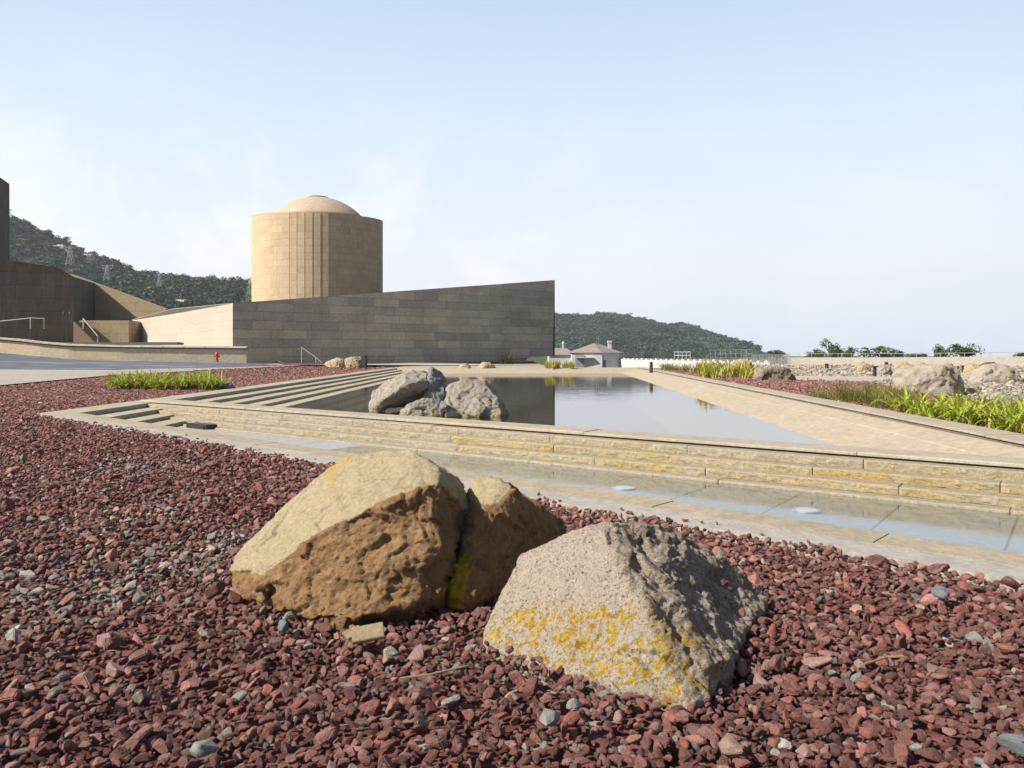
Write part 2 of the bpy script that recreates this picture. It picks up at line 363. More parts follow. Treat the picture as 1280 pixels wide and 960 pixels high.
def course(name, o_in, o_out, z0, z1, m, rough_amp, lens, tint_f, tread_gap=.0, s_start=-.3):
    vs, fs, tints = [], [], []
    s = s_start
    while s < Lw-.8:
        e = min(s+random.uniform(*lens), Lw); tt = tint_f(s); n_ = max(2, int((e-s)/.03))
        jo = random.uniform(-.006, .006); jz = random.uniform(-.004, .004)
        base_i = len(vs); rows = [(o_in, z1+jz), (o_in*.5+o_out*.5, z1+jz), (o_out-.012, z1+jz), (o_out, z1-.012+jz)]
        rows += [(o_out, z1+(z0-z1)*f) for f in (.3, .5, .7, .9)]+[(o_out, z0)]
        nr = len(rows)
        for i in range(n_+1):
            ss_ = s+.004+(e-s-.008)*i/n_; p = ca+W_D*ss_
            for r_, (o_, z_) in enumerate(rows):
                a_ = 0
                if 3 <= r_:
                    q = Vector((ss_*9, z_*16, o_out*7)); a_ = rough_amp*(noise.noise(q)+.6*noise.noise(q*2.7)+.3*noise.noise(q*6))
                if i in (0, n_): a_ = a_*.4-(.006 if r_ > 1 else 0)
                oo = o_+a_+jo
                vs.append((p.x+W_N.x*oo-wl.x, p.y+W_N.y*oo-wl.y, z_-wl.z+(rough_amp*.25*noise.noise(Vector((ss_*6, o_*9, 3))) if r_ < 3 else 0)))
                tints.append(tt if r_ >= 3 else tt*.12)
        for i in range(n_):
            for r_ in range(nr-1):
                q = base_i+i*nr+r_; fs.append((q, q+1, q+nr+1, q+nr))
        for i in (0, n_):                   # block ends
            q = base_i+i*nr; fs.append(tuple(q+r_ for r_ in range(nr)))
        s = e
    o = mesh_obj(name, vs, fs, m, wall)
    at_ = o.data.attributes.new('tint', 'FLOAT', 'POINT'); at_.data.foreach_set('value', np.array(tints, dtype=np.float32))
    return o
def t1(s): return random.choice([0, .1, .1, .25]) if s < 8 else random.choice([.15, .3, .5, .9])
def t2(s): return random.choice([0, .15, .3]) if s < 7 else random.choice([.7, .9, 1.0, .5])
course('wall_course', -.1, .15, -.085, 0.0, MAT['split'], .010, (1.4, 2.1), t1)
course('wall_course', .10, .32, -.165, -.085, MAT['split'], .012, (1.3, 2.0), t2)
course('wall_course', .27, .50, -.24, -.165, MAT['split'], .012, (1.2, 2.0), t2)
course('wall_ledge', .42, .655, -.40, -.24, MAT['split'], .004, (1.6, 2.4), lambda s: .1)
course('wall_cap', -.45, .0, .018, .05, MAT['coping'], .003, (2.6, 3.6), lambda s: 0)
# core under the cap (recessed joint, its shadow gap painted dark)
bm = bmesh.new()
q = [ca-W_N*.44-W_D*.2, cb-W_N*.44, cb-W_N*(-.0-.07+.12), ca-W_N*.05-W_D*.2]
q = [ca-W_N*.44, cb-W_N*.44, cb-W_N*.045, ca-W_N*.045]
vb = [bm.verts.new((p.x-wl.x, p.y-wl.y, -.9-wl.z)) for p in q]; vt = [bm.verts.new((p.x-wl.x, p.y-wl.y, .020-wl.z)) for p in q]
bm.faces.new(vt)
for i in range(4): bm.faces.new((vb[i], vb[(i+1) % 4], vt[(i+1) % 4], vt[i]))
bmesh.ops.recalc_face_normals(bm, faces=bm.faces)
MAT['core'] = plain_stone('gap_shade_stone', (.16, .13, .09), (.09, .07, .05), (.2, .14, .05), 1)
bm_obj('wall_core', bm, MAT['core'], wall)

# stepped left side of the pool: one long flight of shallow steps
bm = bmesh.new()
X0, RUN, RISE = -7.03, .45, .065
def steps_tread(x0, x1, z, yfar, zb):
    def yin(x): return TIP.y+AP_N.y*APW+(x-(TIP.x+AP_N.x*APW))*AP_D.y/AP_D.x
    y0a, y0b = yin(x0)-.03, yin(x1)-.03
    ys = 3.0; n_ = 14
    for i in range(n_):
        f0, f1 = i/n_, (i+1)/n_
        g = .004 if i else 0
        q = [(x0, y0a+(yfar-y0a)*f0+g), (x1, y0b+(yfar-y0b)*f0+g), (x1, y0b+(yfar-y0b)*f1), (x0, y0a+(yfar-y0a)*f1)]
        jz = random.uniform(-.003, .003)
        vb = [bm.verts.new((*p, zb)) for p in q]; vt = [bm.verts.new((*p, z+jz)) for p in q]
        fs_ = [bm.faces.new(vt)]+[bm.faces.new((vb[i_], vb[(i_+1) % 4], vt[(i_+1) % 4], vt[i_])) for i_ in range(4)]
for kk in range(9):
    steps_tread(X0+RUN*kk, X0+RUN*(kk+1)+.02, -RISE*(kk+1)-.002, FARY-2.2, -1.0)
bmesh.ops.recalc_face_normals(bm, faces=bm.faces)
es = [e for e in bm.edges if all(v.co.z > -.9 for v in e.verts)]
bmesh.ops.bevel(bm, geom=es, offset=.010, segments=2, affect='EDGES')
st = bm_obj('stone_steps', bm, plain_stone('step_stone', (.37, .325, .25), (.29, .25, .19), (.28, .24, .11), 1.0, .5))
tag(st, 'long flight of shallow stone steps running down into the left side of the pool', 'steps')
bm = bmesh.new(); y = TIP.y-.02; first = True
while y < FARY-.5:
    e = min(y+random.uniform(2.2, 3.2), FARY)
    q = [(-7.63, y), (X0+.015, y-(.55 if first else 0)), (X0+.015, e-.005), (-7.63, e-.005)]; first = False
    z1 = .014+random.uniform(-.003, .003)
    vb = [bm.verts.new((*p, -.5)) for p in q]; vt = [bm.verts.new((*p, z1)) for p in q]; bm.faces.new(vt)
    for i in range(4): bm.faces.new((vb[i], vb[(i+1) % 4], vt[(i+1) % 4], vt[i]))
    y = e
bmesh.ops.recalc_face_normals(bm, faces=bm.faces)
bmesh.ops.bevel(bm, geom=[e for e in bm.edges if all(v.co.z > -.2 for v in e.verts)], offset=.008, segments=2, affect='EDGES')
tag(bm_obj('stone_kerb', bm, MAT['coping']), 'pale stone kerb along the outer edge of the pool steps on the left', 'kerb')

# right side: coping kerb, dark joint, slope into the water
def rx(Y, o): return outer_x(Y)-o
bm = bmesh.new(); y = -1.0
while y < FARY-.5:
    e = min(y+random.uniform(2.0, 2.8), FARY); n_ = 8
    z1 = .022+random.uniform(-.004, .004)
    q = [(rx(y, .47), y), (rx(y, 0), y), (rx(e-.006, 0), e-.006), (rx(e-.006, .47), e-.006)]
    z1 += .035; vb = [bm.verts.new((*p, z1-.03)) for p in q]; vt = [bm.verts.new((*p, z1)) for p in q]; bm.faces.new(vt); bm.faces.new(vb[::-1])
    for i in range(4): bm.faces.new((vb[i], vb[(i+1) % 4], vt[(i+1) % 4], vt[i]))
    y = e
bmesh.ops.recalc_face_normals(bm, faces=bm.faces)
bmesh.ops.bevel(bm, geom=list(bm.edges), offset=.006, segments=2, affect='EDGES')
rk = tag(bm_obj('stone_kerb', bm, MAT['coping']), 'pale stone kerb along the right edge of the pool beside the plants', 'kerb')
vs = [(rx(-1, .45), -1, .0), (rx(FARY, .45), FARY, .0)]
mesh_obj('kerb_core', [(rx(-1, .45), -1, -.3), (rx(FARY, .45), FARY, -.3), (rx(FARY, .45), FARY, .045), (rx(-1, .45), -1, .045), (rx(-1, .03), -1, -.3), (rx(FARY, .03), FARY, -.3), (rx(FARY, .03), FARY, .045), (rx(-1, .03), -1, .045)], [(0, 1, 2, 3), (4, 5, 6, 7), (3, 2, 6, 7)], plain_stone('slot_shade_stone', (.20, .165, .12), (.14, .11, .08), None, 1), rk)  # core under the kerb, coloured darker to paint the slot's shade
prof = [(.52, .004), (.56, .0), (.9, -.075), (.905, -.082), (1.3, -.19), (1.7, -.30), (2.3, -.46), (3.2, -.72)]
vs, fs = [], []; ny = 90
Y_s = 3.5
for j in range(ny+1):
    Y = Y_s+(FARY-1.8-Y_s)*j/ny
    for o_, z_ in prof: vs.append((rx(Y, o_), Y, z_+.006*noise.noise(Vector((Y*.8, o_*2, 0)))))
npf = len(prof)
for j in range(ny):
    for i in range(npf-1):
        q = j*npf+i; fs.append((q, q+npf, q+npf+1, q+1))
def front_clip(f):
    c_ = sum((Vector(vs[i]) for i in f), Vector())/4
    return (Vector((c_.x, c_.y))-CAP_R).dot(W_N) < -.2
fs = [f for f in fs if front_clip(f)]
k = M_('sloping_stone', .85, .25); v = k.co(); n1 = k.noise(v, .8, 8, .65); n2 = k.noise(v, 9, 7, .7); n3 = k.noise(v, 1.6, 6, .7, .6)
c = k.mix(n1, (.36, .305, .23), (.29, .245, .185)); c = k.mix(k.ramp(n3, [(.56, 0.0), (.68, .7)]), c, (.38, .29, .11))
c = k.mix(.6, c, k.mix(n2, (.3,)*3, (.7,)*3), 'OVERLAY'); k.col(c).bump(n2, .25, .015); MAT['slope'] = k.m
tag(mesh_obj('stone_slope', vs, fs, MAT['slope']), 'tan stone slope running down into the right side of the pool', 'slope')
# far bank
vs = [(-7.0, FARY-3.4, -.5), (outer_x(FARY)-.5, FARY-3.4, -.5), (outer_x(FARY)-.5, FARY-1.2, .0), (-7.0, FARY-1.2, .0), (-7.4, FARY+.2, .03), (outer_x(FARY), FARY+.2, .03), (-7.4, 57.5, .03), (2.3, 57.5, .03), (2.3, FARY+.3, .03)]
tag(mesh_obj('stone_bank', vs, [(0, 1, 2, 3), (3, 2, 5, 4), (4, 8, 7, 6)], MAT['slope']), 'broad tan stone bank closing the far end of the pool', 'bank')
# round floor lights under the channel water, dark box, tan block
def disc_light(px, py):
    p = at(px, py, 1.0); d = (EYE+.268)/((py-HOR)/F)
    o = empty('floor_light', ((px-640)/F*d, d, -.275)); bm = bmesh.new(); lathe(bm, [(.088, -.03), (.088, .011), (.08, .015), (.02, .016)], (0, 0, 0), 28); bm_obj('lens', bm, MAT['lens'], o)
    bm = bmesh.new(); lathe(bm, [(.112, -.03), (.112, .008), (.106, .0135), (.09, .0135), (.089, -.03)], (0, 0, 0), 28); bm_obj('rim', bm, MAT['steel'], o)
    return o
k = M_('frosted_lens', .15, .6); k.col(k.mix(k.noise(k.co(), 18, 5, .7), (.24, .31, .36), (.34, .42, .47))); MAT['lens'] = k.m
tag(disc_light(780, 610), 'round pale floor light in the channel nearer the brown boulder', 'light', 'floor lights in the channel')
tag(disc_light(1008, 638), 'round pale floor light in the channel right of the granite boulder', 'light', 'floor lights in the channel')
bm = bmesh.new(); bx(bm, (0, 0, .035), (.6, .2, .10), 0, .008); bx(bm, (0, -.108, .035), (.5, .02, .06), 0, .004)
o = bm_obj('dark_box', bm, MAT['black']); dp = at(252, 533, 12.7); o.location = (dp.x, dp.y, -.27); o.rotation_euler = (0, 0, math.atan2(W_D.y, W_D.x))  # plain black box for the dark patch at the wall foot
tag(o, 'small black box at the foot of the pool wall by the stair end', 'drain')

# ------------------------------------------------------------------ buildings
def wall_quad(vs, fs, uvs, a, b, za0, zb0, za1, zb1, u0=0):
    """vertical quad from a to b (2D); bottoms za0,zb0; tops za1,zb1"""
    i = len(vs); d = (Vector(b)-Vector(a)).length
    vs += [(a[0], a[1], za0), (b[0], b[1], zb0), (b[0], b[1], zb1), (a[0], a[1], za1)]
    fs.append((i, i+1, i+2, i+3)); uvs.append([(u0, za0), (u0+d, zb0), (u0+d, zb1), (u0, za1)])
Cn, Rt, Lf = Vector((-20, 55)), Vector((4.0, 71.8)), Vector((-42.8, 85.4))
Mid = Vector((-30.6, 69.2)); Ct = Vector((-5.4, 65.22))
hall = empty('stone_hall', (Cn.x, Cn.y, 0)); H0 = Vector((Cn.x, Cn.y, 0))
tag(hall, 'long low stone hall with a rising prow and a shaded block wall behind the pool', 'building')
def hl(p): return (p[0]-Cn.x, p[1]-Cn.y)
vs, fs, uvs = [], [], []
zr = lambda p: 4.5+(7.73-4.5)*(p-Cn).length/(Rt-Cn).length
i = len(vs)
dC = (Ct-Cn).length; dR = (Rt-Cn).length
vs += [(*hl(Cn), -.3), (*hl(Ct), -.25), (*hl(Ct), 0.0), (hl(Rt)[0]-.2, hl(Rt)[1]-.13, .64), (*hl(Rt), 7.73), (*hl(Cn), 4.5)]
fs.append((0, 1, 2, 3, 4, 5)); uvs.append([(0, -.3), (dC, -.25), (dC, 0), (dR-.2, .64), (dR, 7.73), (0, 4.5)])
mesh_obj('front_wall', vs, fs, MAT['hall'], hall, uvs=uvs)
vs, fs, uvs = [], [], []
wall_quad(vs, fs, uvs, hl(Mid), hl(Cn), 0, -.3, 4.9, 4.5, 20); wall_quad(vs, fs, uvs, hl(Lf), hl(Mid), 0, 0, 4.47, 4.9, 0)
mesh_obj('side_wall', vs, fs, MAT['hall_side'], hall, uvs=uvs)
Bk, Re = Vector((-22, 100)), Vector((-2.5, 84))
vs = [(*hl(Cn), 4.5), (*hl(Rt), 7.73), (*hl(Re), 7.0), (*hl(Bk), 5.0), (*hl(Lf), 4.47), (*hl(Mid), 4.9)]
vs = [(a, b, c_-.03) for a, b, c_ in vs]
mesh_obj('roof', vs, [(0, 1, 2), (0, 2, 3), (0, 3, 4), (0, 4, 5)], plain_stone('low_bounce_roof', (.085, .08, .07), (.06, .055, .05), None, .4), hall)  # unseen roof, coloured dark to cut sunlight bounced onto the tower
vs, fs, uvs = [], [], []
wall_quad(vs, fs, uvs, hl(Rt), hl(Re), .63, .6, 7.73, 7.0); wall_quad(vs, fs, uvs, hl(Re), hl(Bk), 0, 0, 7.0, 5.0); wall_quad(vs, fs, uvs, hl(Bk), hl(Lf), 0, 0, 5.0, 4.47)
mesh_obj('end_wall', vs, fs, MAT['hall'], hall, uvs=uvs)
k = M_('void_black', .1, .5); k.col((.02, .022, .025)); MAT['void_dark'] = k.m
vs = [(hl(Ct)[0], hl(Ct)[1], .02), (hl(Rt)[0]-.2, hl(Rt)[1]-.1, .645), (*hl(Re), .62), (hl(Ct)[0]-2.5, hl(Ct)[1]+6, .02)]
mesh_obj('soffit', vs, [(0, 1, 2, 3)], MAT['hall'], hall)
q0 = Ct+Vector((-.5, 1.2)); q1 = Vector((1.5, 76))
vs, fs, uvs = [], [], []; wall_quad(vs, fs, uvs, hl(q0), hl(q1), -3, -3, .6, .6)
mesh_obj('undercroft_shade', vs, fs, MAT['void_dark'], hall, uvs=uvs)  # black sheet standing in for the shade of the open void below

# drum tower with saw-tooth stone panels and a shallow dome
TX, TY, TR = -18.9, 75.0, 6.2
tower = empty('stone_tower', (TX, TY, 0)); tag(tower, 'round sandstone tower with a shallow dome rising behind the hall', 'tower')
vs, fs, uvs = [], [], []
NF = 56; 
def rim(x, y): return 13.96-.018*x+.07*y
ang_term = math.atan2(-0.925, .38)          # direction at right angles to the sun, facing the camera
da = 2*math.pi/NF
for i in range(NF):
    a_0 = ang_term-da*.02+da*i; a_1 = a_0+da
    jj = i if i < NF/2 else i-NF              # negative = towards the lit (left) side (clockwise)
    r0 = r1 = TR
    lit = -6 <= jj <= -1
    if lit: r0 = TR-.0; r1 = TR+.016+.003*(6+jj)   # the edge nearer the terminator stands proud
    p0 = (r0*math.cos(a_0), r0*math.sin(a_0)); p1 = (r1*math.cos(a_1), r1*math.sin(a_1))
    wall_quad(vs, fs, uvs, p0, p1, 0, 0, rim(*p0), rim(*p1), i*1.1)
    uvs[-1] = [(i*1.1+.0, 0), (i*1.1+1.1, 0), (i*1.1+1.1, rim(*p1)), (i*1.1, rim(*p0))]
    if lit:
        p2 = (TR*math.cos(a_1), TR*math.sin(a_1)); wall_quad(vs, fs, uvs, p1, p2, 0, 0, rim(*p1), rim(*p2), 0)
n0 = len(vs)
for i in range(NF):
    a_0 = ang_term+da*i; vs.append((TR*math.cos(a_0), TR*math.sin(a_0), rim(TR*math.cos(a_0), TR*math.sin(a_0))-.02))
vs.append((0, 0, 13.7))
for i in range(NF): fs.append((n0+i, n0+(i+1) % NF, n0+NF)); uvs.append([(0, 0), (.5, 0), (.2, .3)])
mesh_obj('drum', vs, fs, MAT['tower'], tower, uvs=uvs)
bm = bmesh.new(); prof = []
for i in range(11):
    t = i/10; r = 4.85*math.cos(t*1.5)**.9 if i < 10 else .95
    r = 4.7*(1-t)+.95*t; prof.append((r, 10.33+math.sqrt(5.75**2-r*r)))
lathe(bm, prof, (0, 0, 0), 56)
bm_obj('dome', bm, plain_stone('dome_stone', (.42, .335, .245), (.36, .285, .205), None, .4), tower, True)
bm = bmesh.new(); lathe(bm, [(1.0, 15.9), (1.0, 16.06), (.9, 16.12), (.3, 16.15)], (0, 0, 0), 32)
bm_obj('dome_cap', bm, simple('grey_lead', (.14, .12, .11), .6), tower)

# left-hand buildings
def wall_thing(name, label, cat, segs, m, thick=1.0, extra=None):
    """segs: list of (a2, b2, za0, zb0, za1, zb1)"""
    base = Vector((segs[0][0][0], segs[0][0][1], 0)); vs, fs, uvs = [], [], []; u = 0
    for a, b, za0, zb0, za1, zb1 in segs:
        a, b = Vector(a), Vector(b); d = (b-a).normalized(); nb = Vector((-d.y, d.x))
        pa, pb = a-base.xy, b-base.xy; qa, qb = pa+nb*thick, pb+nb*thick
        wall_quad(vs, fs, uvs, pa, pb, za0, zb0, za1, zb1, u); wall_quad(vs, fs, uvs, qb, qa, zb0, za0, zb1, za1, u)
        wall_quad(vs, fs, uvs, pb, qb, zb0, zb0, zb1, zb1, u); wall_quad(vs, fs, uvs, qa, pa, za0, za0, za1, za1, u)
        i = len(vs); vs += [(*pa, za1), (*pb, zb1), (*qb, zb1), (*qa, za1)]; fs.append((i, i+1, i+2, i+3)); uvs.append([(0, 0), ((b-a).length, 0), ((b-a).length, thick), (0, thick)])
        u += (b-a).length
    o = mesh_obj(name, vs, fs, m, uvs=uvs); o.location = base; tag(o, label, cat); return o
A_r = at(92, 346, 80); A_m = at(72, 334, 79.2); A_l = at(-40, 318, 75.8)
Ap = [(-75, 67, 11), tuple(A_l), tuple(A_m), tuple(A_r), (-47.9, 88.2, 8.9), (-53, 92, 9.8), (-80, 90, 11)]
vs, fs, uvs, u = [], [], [], 0
for p, q in zip(Ap, Ap[1:]+Ap[:1]):
    wall_quad(vs, fs, uvs, (p[0]-A_r.x, p[1]-A_r.y), (q[0]-A_r.x, q[1]-A_r.y), 0, 0, p[2], q[2], u); u += math.hypot(p[0]-q[0], p[1]-q[1])
n_ = len(vs); vs += [(p[0]-A_r.x, p[1]-A_r.y, p[2]) for p in Ap]; fs.append(tuple(range(n_, n_+len(Ap)))); uvs.append([(p[0], p[1]) for p in Ap])
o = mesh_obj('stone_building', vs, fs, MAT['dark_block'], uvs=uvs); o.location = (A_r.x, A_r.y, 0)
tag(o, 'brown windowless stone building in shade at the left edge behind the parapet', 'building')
b0_, b1_ = at(86, 342, 88.5), at(207, 386, 88)
wall_thing('stone_wall', 'tan stone wall with a sloping top, half in diagonal shadow, left of the hall', 'wall', [(b0_.xy, b1_.xy, 0, 0, b0_.z, b1_.z)], MAT['warm_block'], .8)
c0_, c1_ = at(99, 400.5, 76), at(161, 400.5, 76.5)
wall_thing('stone_wall', 'low tan block wall in sun below the sloping wall, beside the stairs', 'wall', [(c0_.xy, c1_.xy, 0, 0, c0_.z, c1_.z)], MAT['warm_block'], 11)
tw = at(6, 208, 86)
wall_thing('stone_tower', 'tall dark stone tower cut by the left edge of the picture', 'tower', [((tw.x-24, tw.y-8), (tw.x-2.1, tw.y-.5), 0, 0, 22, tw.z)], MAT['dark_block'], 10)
# terrace behind the parapet
vs = [at(-140, 417, 51), at(0, 424, 51), at(85, 431, 51), at(150, 432.5, 51.5), at(310, 433.5, 53), Vector((-19, 56, 1.2)), Vector((-42, 86, 2.2)), Vector((-75, 86, 2.6))]
vs = [Vector((p.x, p.y, p.z-.12)) for p in vs]
tag(mesh_obj('terrace', vs, [tuple(range(8))], MAT['plaza']), kind='structure')

# curved parapet with jointed cap
par_pts = [(-140, 414, 431.5, 50), (-60, 418, 436, 50), (0, 422, 441, 50), (25, 424, 443.8, 50), (50, 427, 446.5, 50), (85, 430, 449.5, 50.1), (150, 431.7, 451, 50.5), (230, 432.4, 452.3, 51.2), (308, 433.2, 453.8, 52)]
par = empty('parapet_wall', at(308, 453.8, 52)); pw0 = at(308, 453.8, 52)
tag(par, 'curved low stone parapet with a jointed pale cap behind the red hydrant', 'wall')
vs, fs, uvs = [], [], []; u = 0
def interp(pts, n_):
    res = []
    for a, b in zip(pts, pts[1:]):
        for j in range(n_): t = j/n_; res.append(tuple(x*(1-t)+y*t for x, y in zip(a, b)))
    res.append(pts[-1]); return res
pp = interp(par_pts, 6); prev = None
fronts = []
for px, yt, yb, Y in pp:
    t_ = at(px, yt, Y); b_ = at(px, yb, Y); fronts.append((b_.x, b_.y, b_.z-.1, t_.z))
for (x0, y0, zb0, zt0), (x1, y1, zb1, zt1) in zip(fronts, fronts[1:]):
    wall_quad(vs, fs, uvs, (x0-pw0.x, y0-pw0.y), (x1-pw0.x, y1-pw0.y), zb0-pw0.z, zb1-pw0.z, zt0-.2-pw0.z, zt1-.2-pw0.z, u)
    u += math.hypot(x1-x0, y1-y0)
x1, y1, zb1, zt1 = fronts[-1]
wall_quad(vs, fs, uvs, (x1-pw0.x, y1-pw0.y), (x1-pw0.x+1.3, y1-pw0.y+2.6), zb1-pw0.z, zb1-pw0.z, zt1-.2-pw0.z, zt1-.2-pw0.z, u)
mesh_obj('wall_face', vs, fs, MAT['parapet'], par, uvs=uvs)
bm = bmesh.new(); acc = 0; seg0 = 0
def cap_block(i0, i1):
    rows = []
    for i in range(i0, i1+1):
        x, y, zb, zt = fronts[i]; g = .02 if i == i0 else (-.02 if i == i1 else 0)
        rows.append([bm.verts.new((x-pw0.x+g, y-pw0.y+dy, zt-pw0.z+dz)) for dy, dz in ((-.10, -.14), (-.12, -.10), (.42, .02), (.5, -.16))])
    for a, b in zip(rows, rows[1:]):
        for j in range(3): bm.faces.new((a[j], b[j], b[j+1], a[j+1]))
        bm.faces.new((a[3], b[3], b[0], a[0]))
    bm.faces.new(rows[0]); bm.faces.new(rows[-1][::-1])
for i in range(0, len(fronts)-2, 2): cap_block(i, min(i+2, len(fronts)-1))
bmesh.ops.recalc_face_normals(bm, faces=bm.faces)
bm_obj('cap', bm, MAT['coping'], par)
bm = bmesh.new()
rows = [[bm.verts.new((x-pw0.x, y-pw0.y+.06, zt-.22-pw0.z)), bm.verts.new((x-pw0.x, y-pw0.y+.06, zt-.10-pw0.z))] for x, y, zb, zt in fronts]
for a, b in zip(rows, rows[1:]): bm.faces.new((a[0], b[0], b[1], a[1]))
bm_obj('cap_joint', bm, MAT['core'], par)
# ramp cheek beyond the parapet's end
e0, e1 = at(330, 437, 54.5), at(346, 452, 54.5)
bm = bmesh.new()
q = [(e0.x, e0.y, .2), (e1.x+.3, e1.y, .2), (e1.x, e1.y, .35), (e0.x, e0.y, e0.z)]
va = [bm.verts.new(p) for p in q]; vb = [bm.verts.new((p[0]+.1, p[1]+.35, p[2])) for p in q]
bm.faces.new(va); bm.faces.new(vb[::-1])
for i in range(4): bm.faces.new((va[i], va[(i+1) % 4], vb[(i+1) % 4], vb[i]))
bmesh.ops.recalc_face_normals(bm, faces=bm.faces)
o = bm_obj('stair_cheek', bm, MAT['coping']); tag(o, 'sloping stone stair cheek just right of the parapet end', 'stair wall')

# ------------------------------------------------------------------ small built things on the left
hp = at(271, 451.8, 49.5)
hyd = empty('fire_hydrant', (hp.x, hp.y, hp.z-.02)); tag(hyd, 'small red fire hydrant standing in front of the parapet', 'hydrant')
bm = bmesh.new(); lathe(bm, [(.14, 0), (.14, .05), (.09, .06), (.09, .42), (.12, .44), (.12, .47)], (0, 0, 0), 16); bm_obj('barrel', bm, MAT['red'], hyd, False)
bm = bmesh.new(); lathe(bm, [(.11, .47), (.105, .53), (.07, .59), (.03, .61), (.03, .66)], (0, 0, 0), 16); bm_obj('bonnet', bm, MAT['red'], hyd)
for sx_ in (-1, 1):
    bm = bmesh.new(); bar(bm, (0, 0, .36), (sx_*.17, 0, .36), .05, 10); bar(bm, (sx_*.15, 0, .36), (sx_*.19, 0, .36), .065, 8); bm_obj('outlet', bm, MAT['red'], hyd)
def handrail(name, label, pts, posts, r=.03):
    r *= .7
    base = Vector(pts[0]); o = empty(name, (base.x, base.y, min(p[2] for p in posts[0])if False else base.z)); tag(o, label, 'handrail')
    bm = bmesh.new()
    for a, b in zip(pts, pts[1:]): bar(bm, Vector(a)-base, Vector(b)-base, r)
    bm_obj('rail', bm, MAT['pale_paint'], o)
    for a, b in posts:
        bm = bmesh.new(); bar(bm, Vector(a)-base, Vector(b)-base, r); bm_obj('post', bm, MAT['pale_paint'], o)
    return o
h0, h1, h2 = at(377, 434, 56), at(395, 447, 56), at(402, 453, 56)
handrail('handrail', 'pale sloping handrail with two posts against the shaded hall wall', [h0, h1, h2], [(at(377, 434, 56), at(377, 456.5, 56)), (at(395, 447, 56), at(395, 456.5, 56))], .035)
r0, r1, r2 = at(-60, 408, 72), at(38, 397.5, 73.5), at(55, 398, 74)
handrail('handrail', 'long white handrail in front of the dark building at the left edge', [r0, r1, r2], [(p, p-Vector((0, 0, 1.0))) for p in (r0, r1, r2)], .05)
s0, s1 = at(104, 398, 73.5), at(122, 420, 73.2)
handrail('handrail', 'sloping pale stair rail left of the low sunlit wall', [s0, s1], [(s0, s0-Vector((0, 0, 1))), (s1, s1-Vector((0, 0, 1)))], .06)
# outdoor stair between the dark building and the low sunlit wall
bm = bmesh.new(); sa = at(100, 402, 74.8); sb = at(126, 428, 74.4)
for i in range(14):
    t0, t1_ = i/14, (i+1)/14; p = sa.lerp(sb, (t0+t1_)/2)
    bx(bm, (p.x, p.y, (p.z+1)/2), (abs(sb.x-sa.x)/14+.02, 2.2, p.z-1))
tag(bm_obj('outdoor_stair', bm, MAT['warm_block']), 'narrow outdoor stair going up beside the dark building', 'stairs')
lp = at(84, 405, 72)
lam = empty('street_lamp', (lp.x, lp.y, 2.0)); tag(lam, 'small two-headed street lamp in front of the dark building', 'street lamp')
bm = bmesh.new(); bar(bm, (0, 0, 0), (0, 0, 2.7), .05); bar(bm, (-.3, 0, 2.55), (.3, 0, 2.55), .03); bm_obj('pole', bm, MAT['black'], lam)
for sx_ in (-1, 1):
    bm = bmesh.new(); lathe(bm, [(.06, 2.5), (.16, 2.55), (.13, 2.75), (.05, 2.8)], (sx_*.3, 0, 0), 12); bm_obj('lamp_head', bm, MAT['black'], lam)
bm = bmesh.new(); ha, hb = at(80, 430, 60), at(226, 431.5, 58); d = hb-ha
bx(bm, (0, 0, 0), (d.length, .8, .16), 0, .02); bx(bm, (0, 0, .1), (d.length-.3, .6, .05), 0, .01)
o = bm_obj('dark_ledge', bm, simple('green_slate', (.045, .055, .05), .6)); o.location = (ha+hb)/2; o.rotation_euler = (0, 0, math.atan2(d.y, d.x)); o.location.z += .05
tag(o, 'long low dark slate ledge on the terrace just behind the parapet', 'ledge')

# ------------------------------------------------------------------ buildings beyond the pool on the right
WY = 95.0
kio = at(746, 460, WY); kb = empty('white_building', (kio.x, WY, -3.6)); tag(kb, 'small white building with a hipped grey roof beyond the far end of the pool', 'building')
def rel(px, py, Y, o): p = at(px, py, Y); return p-o.location
bm = bmesh.new(); a = rel(715, 441, WY, kb); b = rel(752, 441, WY, kb); c2 = rel(777, 441, WY+1.6, kb)
def prism_wall(bm, pts, z0, z1):
    n = len(pts); vb = [bm.verts.new((p[0], p[1], z0)) for p in pts]; vt = [bm.verts.new((p[0], p[1], z1)) for p in pts]
    bm.faces.new(vt)
    for i in range(n): bm.faces.new((vb[i], vb[(i+1) % n], vt[(i+1) % n], vt[i]))
    bmesh.ops.recalc_face_normals(bm, faces=bm.faces)
foot = [(a.x, 0), (b.x, -.4), (c2.x, 1.6), (c2.x-.3, 5), (a.x, 5)]
prism_wall(bm, foot, 0, a.z); bm_obj('wall', bm, MAT['white'], kb)
ez = a.z; apex = rel(745, 429, WY+2, kb)
vs = [(x*1.06, (y-2.2)*1.06+2.2, ez) for x, y in foot]+[(apex.x-.3, apex.y+.0, apex.z), (apex.x+.6, apex.y+.6, apex.z-.1)]
k_ = plain_stone('grey_roof_tiles', (.25, .22, .19), (.19, .17, .15), None, .6)
mesh_obj('roof', vs, [(0, 1, 5), (1, 2, 6, 5), (2, 3, 6), (3, 4, 5, 6), (4, 0, 5)], k_, kb)
bm = bmesh.new(); ch = rel(762, 440, WY+2, kb); bx(bm, (ch.x, ch.y, ch.z+.55), (.42, .42, 1.6)); bx(bm, (ch.x, ch.y, ch.z+1.28), (.55, .55, .28), 0, .03); bm_obj('chimney', bm, MAT['white'], kb)
